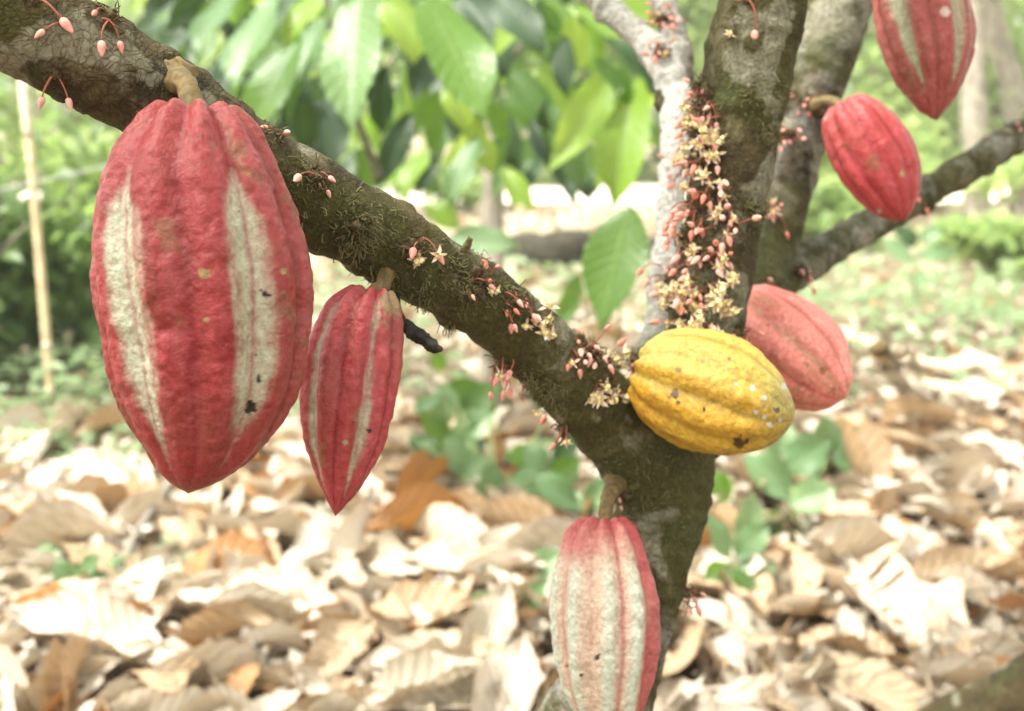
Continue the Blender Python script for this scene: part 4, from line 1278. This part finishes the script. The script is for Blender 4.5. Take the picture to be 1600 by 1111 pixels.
WORD = {'bleached': 'bleached', 'tan': 'tan', 'brown': 'orange brown', 'grey': 'greyish'}
lr = random.Random(21)
n_leaf = 0
SMALL = []
rows = [(1105, 14), (1060, 15), (1015, 16), (972, 17), (930, 18), (890, 19), (852, 20), (816, 21), (782, 22), (750, 23), (720, 24), (692, 25), (666, 26), (640, 27)]
for y0, n in rows:
    for i in range(n):
        x = (i + lr.uniform(.1, .9)) / n * 1680 - 40
        y = y0 + lr.uniform(-20, 20)
        if n_leaf >= 270:
            break
        warm = math.exp(-((x - 620) / 170) ** 2 - ((y - 720) / 90) ** 2)
        colr = lr.choices(['bleached', 'tan', 'brown', 'grey'], [6.0 - 2.6 * (x > 1000), 1.6 + 2.2 * (x > 1000), (.12 + 5 * warm), 1.0])[0]
        v = lr.randrange(10)
        c0 = ground_at(x, y, lr.uniform(.03, .06))
        L = lr.choice([.14, .18, .22, .26, .30, .34])
        a = lr.uniform(0, 2 * math.pi)
        dv = Vector((math.cos(a), math.sin(a), lr.uniform(-.25, .25))) * L / 2
        p0, p1 = c0 - dv, c0 + dv
        for p in (p0, p1):
            p.z = max(p.z, .012)
        SMALL.append((x, dry_leaf(p0, p1, L * lr.uniform(.26, .44), (lr.uniform(-.5, .5), lr.uniform(-.5, .3), 1), v, colr, f'{WORD[colr]} {STATE[v]} dry leaf {zone(x, y)}')))
        n_leaf += 1

byl = {}
for x, o in SMALL:
    byl.setdefault(o['label'], []).append((x, o))
for lab, os_ in byl.items():
    os_.sort(key=lambda t: t[0])
    words_ = {1: [''], 2: ['left of two: ', 'right of two: '], 3: ['leftmost ', 'middle ', 'rightmost ']}.get(len(os_))
    if words_ is None:
        words_ = ['leftmost '] + [t + ' from left: ' for t in ('second', 'third', 'fourth', 'fifth', 'sixth', 'seventh')][:len(os_) - 2] + ['rightmost ']
    for wd, (x, o) in zip(words_, os_):
        o['label'] = wd + lab

# the rest of the litter: more leaves and broken bits than anyone could count
LOWK = [leaf_grid(4, 8, shape='plain', seed=70 + i, **kw) for i, kw in enumerate(dry_kw)]


def scatter(name, n, protos, place, mats, weights, seed, kind='stuff'):
    r = np.random.default_rng(seed)
    Vs, Qs, us, mi, off = [], [], [], [], 0
    for i in range(n):
        P, Qg, uv = protos[r.integers(len(protos))]
        M = place(r)
        if M is None:
            continue
        A = np.array(M)
        Vs.append(P @ A[:3, :3].T + A[:3, 3])
        Qs.append(Qg + off)
        us.append(uv)
        mi.append(np.full(len(Qg), r.choice(len(mats), p=weights)))
        off += len(P)
    me = mesh_data(name, np.vstack(Vs), np.vstack(Qs), np.vstack(us), mats=mats, mat_index=np.concatenate(mi))
    return me


def litter_place(r):
    # even in the picture near by, thinning with distance
    u = r.random()
    y = 1.55 * (13.5 / 1.55) ** u
    x = r.uniform(-1, 1) * (0.75 + 0.47 * y)
    if y > 4.6 and x < -0.2 * y and r.random() < 0.75:
        return None
    L = r.choice([.02, .03, .04, .055, .07, .1, .14, .2]) * (1 if y < 4 else 1.3)
    a = r.uniform(0, 2 * np.pi)
    z = r.uniform(0.0, .05)
    dv = Vector((math.cos(a), math.sin(a), r.uniform(-.5, .5))) * L / 2
    c = Vector((x, y, z))
    p0, p1 = c - dv, c + dv
    p0.z, p1.z = max(p0.z, -.005), max(p1.z, -.005)
    return leaf_matrix(p0, p1, L * r.uniform(.16, .5), (r.uniform(-.9, .9), r.uniform(-.9, .9), 1))


lm = [DRY[k][1] for k in ('bleached', 'tan', 'brown', 'grey')]
tag(link('leaf_litter', scatter('leaf_litter', 12000, LOWK, litter_place, lm, [.66, .20, .04, .10], 3)), 'dense litter of broken dry leaves covering the whole ground', 'leaf litter', kind='stuff')


# low green growth between the litter
def cover_place(cx, cy, sx, sy, hmax, Lr):
    def f(r):
        g = r.normal(size=2)
        p = Vector((cx + g[0] * sx, cy + g[1] * sy, r.uniform(0.005, hmax)))
        L = r.uniform(*Lr)
        a = r.uniform(0, 2 * np.pi)
        return leaf_matrix(p, p + Vector((math.cos(a), math.sin(a), r.uniform(-.2, .7))) * L, L * r.uniform(.35, .7), (r.uniform(-.5, .5), r.uniform(-.8, .2), 1))
    return f


GK = [leaf_grid(3, 6, shape='cacao', fold=.2, droop=.4, corr=0, wave=.03, seed=i) for i in range(3)]
for (px, py, sx, sy, h, n, Lr, label) in ((70, 600, .55, .40, .16, 1500, (.03, .08), 'pale green ground cover at the foot of the bamboo pole'), (60, 690, .40, .22, .07, 520, (.02, .06), 'thin green weeds at the left edge of the litter'), (110, 905, .16, .10, .05, 150, (.02, .05), 'sparse little green weeds in the litter at the lower left'), (330, 640, .5, .3, .09, 420, (.03, .07), 'low green weeds behind the largest pod'),
                                         (1560, 530, .5, .6, .22, 600, (.04, .1), 'pale green weeds at the right edge behind the litter'), (1400, 470, 1.4, .9, .14, 700, (.04, .1), 'faint green growth on the ground right of the stems'), (560, 470, .9, .9, .12, 450, (.04, .1), 'green growth on the ground beyond the second red pod'), (1330, 600, .5, .3, .07, 160, (.03, .08), 'few grey green weeds right of the coral pod'), (880, 440, 1.2, 1.0, .15, 420, (.05, .12), 'green growth on the ground around the rotting log')):
    c = ground_at(px, py)
    tag(link('ground_cover', scatter('ground_cover', n, GK, cover_place(c.x, c.y, sx, sy, h, Lr), [M_cover], [1.0], px)), label, 'ground cover', kind='stuff')


me = scatter('crown', 260, [leaf_grid(5, 10, seed=i) for i in range(3)], own_crown, [M_bushleaf], [1.0], 91)
me.transform(Matrix.Translation(-root_p))
tag(link('crown', me, tree), kind='stuff')

# ------------------------------------------------------------------ twigs, sticks, log
def stick(name, label, cat, pts, rad, mat, seg=10, group=None, wob=.15):
    P = np.array([list(p) for p in pts])
    b = Vector(P[0])
    C = catmull(P, 40)
    rr_ = np.linspace(rad, rad * .6, 40) if not isinstance(rad, (list, tuple)) else np.interp(np.linspace(0, 1, 40), np.linspace(0, 1, len(rad)), rad)
    V_, Q_, u_ = tube(C, rr_, seg)
    V_ = V_ + (np.mean(rr_) * wob * pn(V_, .5 / np.mean(rr_), 4))[:, None]
    o = link(name, mesh_data(name, V_ - np.array(b), Q_, u_, mats=[mat]))
    o.location = b
    return tag(o, label, cat, group)


stick('twig', 'dark grey twig lying below the tip of the largest pod', 'twig', [ground_at(268, 752, .06), ground_at(235, 800, .07), ground_at(205, 850, .05), ground_at(190, 900, .03)], .013, M_twig)
stick('twig', 'short grey twig in the litter left of bottom centre', 'twig', [ground_at(372, 930, .05), ground_at(385, 990, .06), ground_at(410, 1040, .04)], .014, M_twig)
stick('fallen_branch', 'long pale fallen branch on the ground right of the coral pod', 'branch', [ground_at(1310, 520, .06), ground_at(1400, 553, .07), ground_at(1480, 575, .06), ground_at(1640, 590, .05)], .030, M_palewood)
stick('fallen_branch', 'straight pale stick lying flat at the right edge', 'stick', [ground_at(1420, 600, .05), ground_at(1520, 612, .05), ground_at(1660, 606, .05)], .026, M_palewood)
stick('dead_weed', 'brown dead weed stalk standing behind the thin right branch', 'dead weed', [ground_at(1385, 545, -.02), ground_at(1385, 545, .22), ground_at(1378, 545, .50), ground_at(1372, 545, .70)], [.028, .022, .016, .008], M_stalk)
stick('dead_weed', 'thinner yellowish dead stalk leaning beside the brown one', 'dead weed', [ground_at(1432, 548, -.02), ground_at(1412, 548, .25), ground_at(1400, 548, .55), ground_at(1410, 548, .74)], [.016, .013, .010, .006], M_palewood)
stick('log', 'dark rotting log on the ground beyond the slanting branch', 'log', [ground_at(790, 392, .12), ground_at(880, 388, .16), ground_at(960, 384, .14), ground_at(1075, 392, .10)], [.06, .13, .11, .05], M_log, 18, wob=.8)
lg = stick('log', 'mossy olive log cut off by the bottom right corner', 'log', [at(1400, 1215, 1.75), at(1480, 1165, 1.72), at(1570, 1120, 1.70), at(1680, 1062, 1.68), at(1800, 1010, 1.66)], [.045, .052, .056, .06, .06], M_bark, 20, wob=.2)

# ------------------------------------------------------------------ bamboo pole and wire
pb = ground_at(82, 648)
pole = thing('bamboo_pole', pb, 'thin leaning bamboo pole with a bleached top at the left edge', 'pole')
dpole = project([pb])[2][0]
Pp = [pb - Vector((0, 0, .1)), at(70, 500, dpole), at(58, 360, dpole), at(45, 215, dpole)]
C = catmull(np.array([list(p) for p in Pp]), 40)
V_, Q_, u_ = tube(C, np.linspace(.0138, .0132, 40), 14)
link('culm', mesh_data('culm', V_ - np.array(pb), Q_, u_, mats=[M_bamboo]), pole)
C2 = catmull(np.array([list(at(45, 217, dpole)), list(at(36, 130, dpole)), list(at(28, 40, dpole)), list(at(18, -90, dpole))]), 20)
V_, Q_, u_ = tube(C2, .0155, 14)
link('bleached_top', mesh_data('bleached_top', V_ - np.array(pb), Q_, u_, mats=[M_bamboo_pale]), pole)
for (nx_, ny_) in ((64, 430), (73, 540), (53, 310), (48, 250), (79, 610), (38, 140)):
    c = at(nx_, ny_, dpole)
    ax_ = (at(45, 215, dpole) - at(70, 500, dpole)).normalized()
    Cn = np.array([list(c + ax_ * t) for t in (-.008, -.003, 0, .003, .008)])
    V_, Q_, u_ = tube(Cn, np.array([.0132, .0146, .0150, .0146, .0132]) * (1.12 if ny_ < 200 else 1), 14)
    link('node', mesh_data('node', V_ - np.array(pb), Q_, u_, mats=[M_bamboo_pale]), pole)
wp = [at(-300, 352, dpole), at(0, 296, dpole - .02), at(42, 288, dpole - .022), at(180, 256, dpole - .02), at(330, 216, dpole), at(480, 172, dpole), at(640, 126, dpole), at(770, 96, 4.05)]
stick('fence_wire', 'thin grey wire running from the bamboo pole to the leafy tree', 'wire', wp, [.0032, .0032], M_wire, 8, wob=0)

# ------------------------------------------------------------------ bushes and trees behind
BK = [leaf_grid(3, 5, shape='cacao', fold=.25, droop=.4, corr=0, wave=.04, seed=i) for i in range(4)]


def crown_place(c, rad, L, clumps, r0):
    cl = [(np.array(c) + r0.normal(size=3) * np.array(rad) * .5, r0.uniform(.25, .5)) for _ in range(clumps)]

    def f(r):
        cc, cr = cl[r.integers(len(cl))]
        p = cc + r.normal(size=3) * np.array(rad) * cr * .55
        if p[2] < 0.03:
            p[2] = r.uniform(.03, .3)
        l = L * r.uniform(.6, 1.3)
        a = r.uniform(0, 2 * np.pi)
        dv = Vector((math.cos(a), math.sin(a), r.uniform(-1.0, .25))).normalized() * l
        return leaf_matrix(p, Vector(p) + dv, l * r.uniform(.3, .5), (r.uniform(-.7, .7), r.uniform(-.8, .5), 1))
    return f


def bush(name, label, cat, x, y, h, rad, n, L, mat, seed, trunk=None, zc=.55, group=None):
    b = Vector((x, y, 0))
    root = thing(name, b, label, cat, group)
    r0 = np.random.default_rng(seed)
    me = scatter('crown', n, BK, crown_place((0, 0, h * zc), (rad, rad * .8, h * (1 - zc) * .8), L, 14, r0), [mat], [1.0], seed)
    tag(link('crown', me, root), kind='stuff')
    tr = trunk or (.02, 0, .02)
    C = catmull(np.array([(0, 0, -.05), (tr[1] * .3, 0, h * .3), (tr[1] * .8, 0, h * .65), (tr[1], 0, h)]), 18)
    V_, Q_, u_ = tube(C, np.linspace(tr[0], tr[0] * .45, 18), 10)
    V_ = V_ + (tr[0] * .25 * pn(V_, .4 / tr[0], seed))[:, None]
    link('trunk', mesh_data('trunk', V_, Q_, u_, mats=[M_trunkfar]), root)
    for k in range(3):
        a = k * 2.1 + seed
        z0 = h * (.35 + .15 * k)
        C = catmull(np.array([(tr[1] * .5, 0, z0), (tr[1] * .5 + math.cos(a) * rad * .35, math.sin(a) * rad * .3, z0 + h * .15), (tr[1] * .5 + math.cos(a) * rad * .7, math.sin(a) * rad * .6, z0 + h * .3)]), 10)
        link('branch', mesh_data('branch', *tube(C, np.linspace(tr[0] * .5, tr[0] * .2, 10), 7), mats=[M_trunkfar]), root)
    return root


# left hand bushes
for i, (px, py, h, rad, L, label) in enumerate((
    (18, 590, .85, .38, .12, 'dark green bush at the left edge behind the bamboo pole'),
    (130, 560, .70, .34, .11, 'bush just right of the bamboo pole with dark gaps'),
    (-70, 620, .9, .40, .12, 'bush cut off by the left edge'),
    (80, 480, 1.15, .55, .13, 'taller lighter bush behind the two left bushes'),
    (215, 470, .75, .45, .12, 'low bush half hidden behind the largest pod'))):
    c = ground_at(px, py)
    bush('bush', label, 'bush', c.x, c.y, h, rad, 620, L, M_bushleaf, 300 + i, group='bushes at the left')
# far growth
far = [(-7.5, 10.5, 1.7, 1.1, 'pale bush beyond the left bushes, left end'), (-5.0, 11.5, 1.5, 1.0, 'pale bush far behind the bamboo pole'), (-2.8, 12.5, 1.2, 1.0, 'pale low bush seen through the crown gaps on the left'), (2.9, 11.5, .9, .9, 'low pale bush seen right of the spotted stem'), (4.6, 10.0, 1.0, .8, 'pale green bush at the right edge in the middle distance'), (5.6, 12.8, 1.3, 1.0, 'rounded pale bush far right'),
       (-1.55, 12.6, .75, .6, 'low bush before the bright path, left of the slender trunk'), (-.5, 13.2, .7, .5, 'low bush before the bright path behind the slender trunk'), (3.9, 13.4, .95, .7, 'low bush before the bright path right of the plain red pod'), (-3.9, 13.0, 1.0, .8, 'low bush before the bright path behind the largest pod'),
       (3.0, 7.6, .42, .38, 'low weedy bush at the right edge under the thin branch'), (2.2, 9.4, .45, .45, 'low weedy bush right of the dead stalks'), (2.75, 5.7, .32, .3, 'low weedy clump at the right edge near the pale stick')]
for i, (x, y, h, rad, label) in enumerate(far):
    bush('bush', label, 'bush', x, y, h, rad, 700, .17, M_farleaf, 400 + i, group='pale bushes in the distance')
TREE_LABEL = ['at the far left end of the wood', 'second from the left in the wood', 'behind the bamboo pole', 'behind the slanting branch on the left', 'behind the left half of the leafy crown', 'behind the slender trunk', 'behind the right half of the leafy crown', 'behind the pale stem', 'behind the spotted stem', 'behind the plain red pod', 'behind the cut off red pod', 'at the far right end of the wood']
for i in range(12):
    x = -11.5 + i * 2.1 + random.uniform(-.5, .5)
    y = random.uniform(18.8, 22.5)
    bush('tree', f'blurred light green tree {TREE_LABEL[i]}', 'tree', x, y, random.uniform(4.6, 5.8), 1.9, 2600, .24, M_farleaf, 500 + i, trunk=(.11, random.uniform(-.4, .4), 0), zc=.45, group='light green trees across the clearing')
BACK_LABEL = ['beyond the left frame edge'] + [t.replace(' in the wood', '') for t in TREE_LABEL[1:10]] + ['at the far right end']
for i in range(11):
    x = -14 + i * 2.8 + random.uniform(-.6, .6)
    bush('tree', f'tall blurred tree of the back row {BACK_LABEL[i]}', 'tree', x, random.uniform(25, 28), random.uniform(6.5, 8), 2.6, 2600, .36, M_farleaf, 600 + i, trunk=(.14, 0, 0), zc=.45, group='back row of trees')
# pale trunks at the upper right
for px, pyb, tops, rad, label, sd_ in ((1598, 330, ((1590, 180), (1560, 60), (1535, -80)), .115, 'pale grey leaning tree trunk in the top right corner', 1), (1528, 335, ((1526, 260), (1522, 180), (1515, -60)), .13, 'upright blurred tree trunk left of the leaning pale one', 2)):
    b = ground_at(px, pyb)
    d = project([b])[2][0]
    root = thing('tree', b, label, 'tree', 'pale trunks at the upper right')
    P = [b - Vector((0, 0, .1))] + [at(x, y, d) for x, y in tops] + [at(tops[-1][0] - 30, -400, d)]
    C = catmull(np.array([list(p) for p in P]), 40)
    V_, Q_, u_ = tube(C, np.linspace(rad * 1.1, rad * .8, 40), 16)
    V_ = V_ + (.02 * pn(V_, 6, sd_))[:, None]
    link('trunk', mesh_data('trunk', V_ - np.array(b), Q_, u_, mats=[M_trunkfar]), root)
    me = scatter('crown', 700, BK, crown_place((0, 0, 3.4), (1.3, 1.0, .8), .2, 10, np.random.default_rng(sd_)), [M_farleaf], [1.0], sd_)
    tag(link('crown', me, root), kind='stuff')

# ------------------------------------------------------------------ thin haze volume, added to lighten the distance
hb = mesh_data('haze', [(x, y, z) for z in (-1.0, 9.5) for y in (-62, 305) for x in (-205, 205)], [(0, 2, 3, 1), (4, 5, 7, 6), (0, 1, 5, 4), (2, 6, 7, 3), (0, 4, 6, 2), (1, 3, 7, 5)], smooth=False)
hm = bpy.data.materials.new('added_haze')
hm.use_nodes = True
hm.node_tree.nodes.clear()
ho = hm.node_tree.nodes.new('ShaderNodeOutputMaterial')
hv = hm.node_tree.nodes.new('ShaderNodeVolumePrincipled')
hv.inputs['Color'].default_value = (0.99, 0.99, 0.93, 1)
hv.inputs['Density'].default_value = 0.003
hm.node_tree.links.new(hv.outputs[0], ho.inputs['Volume'])
hb.materials.append(hm)
tag(link('haze', hb), 'thin added haze that lightens the far trees', kind='stuff')
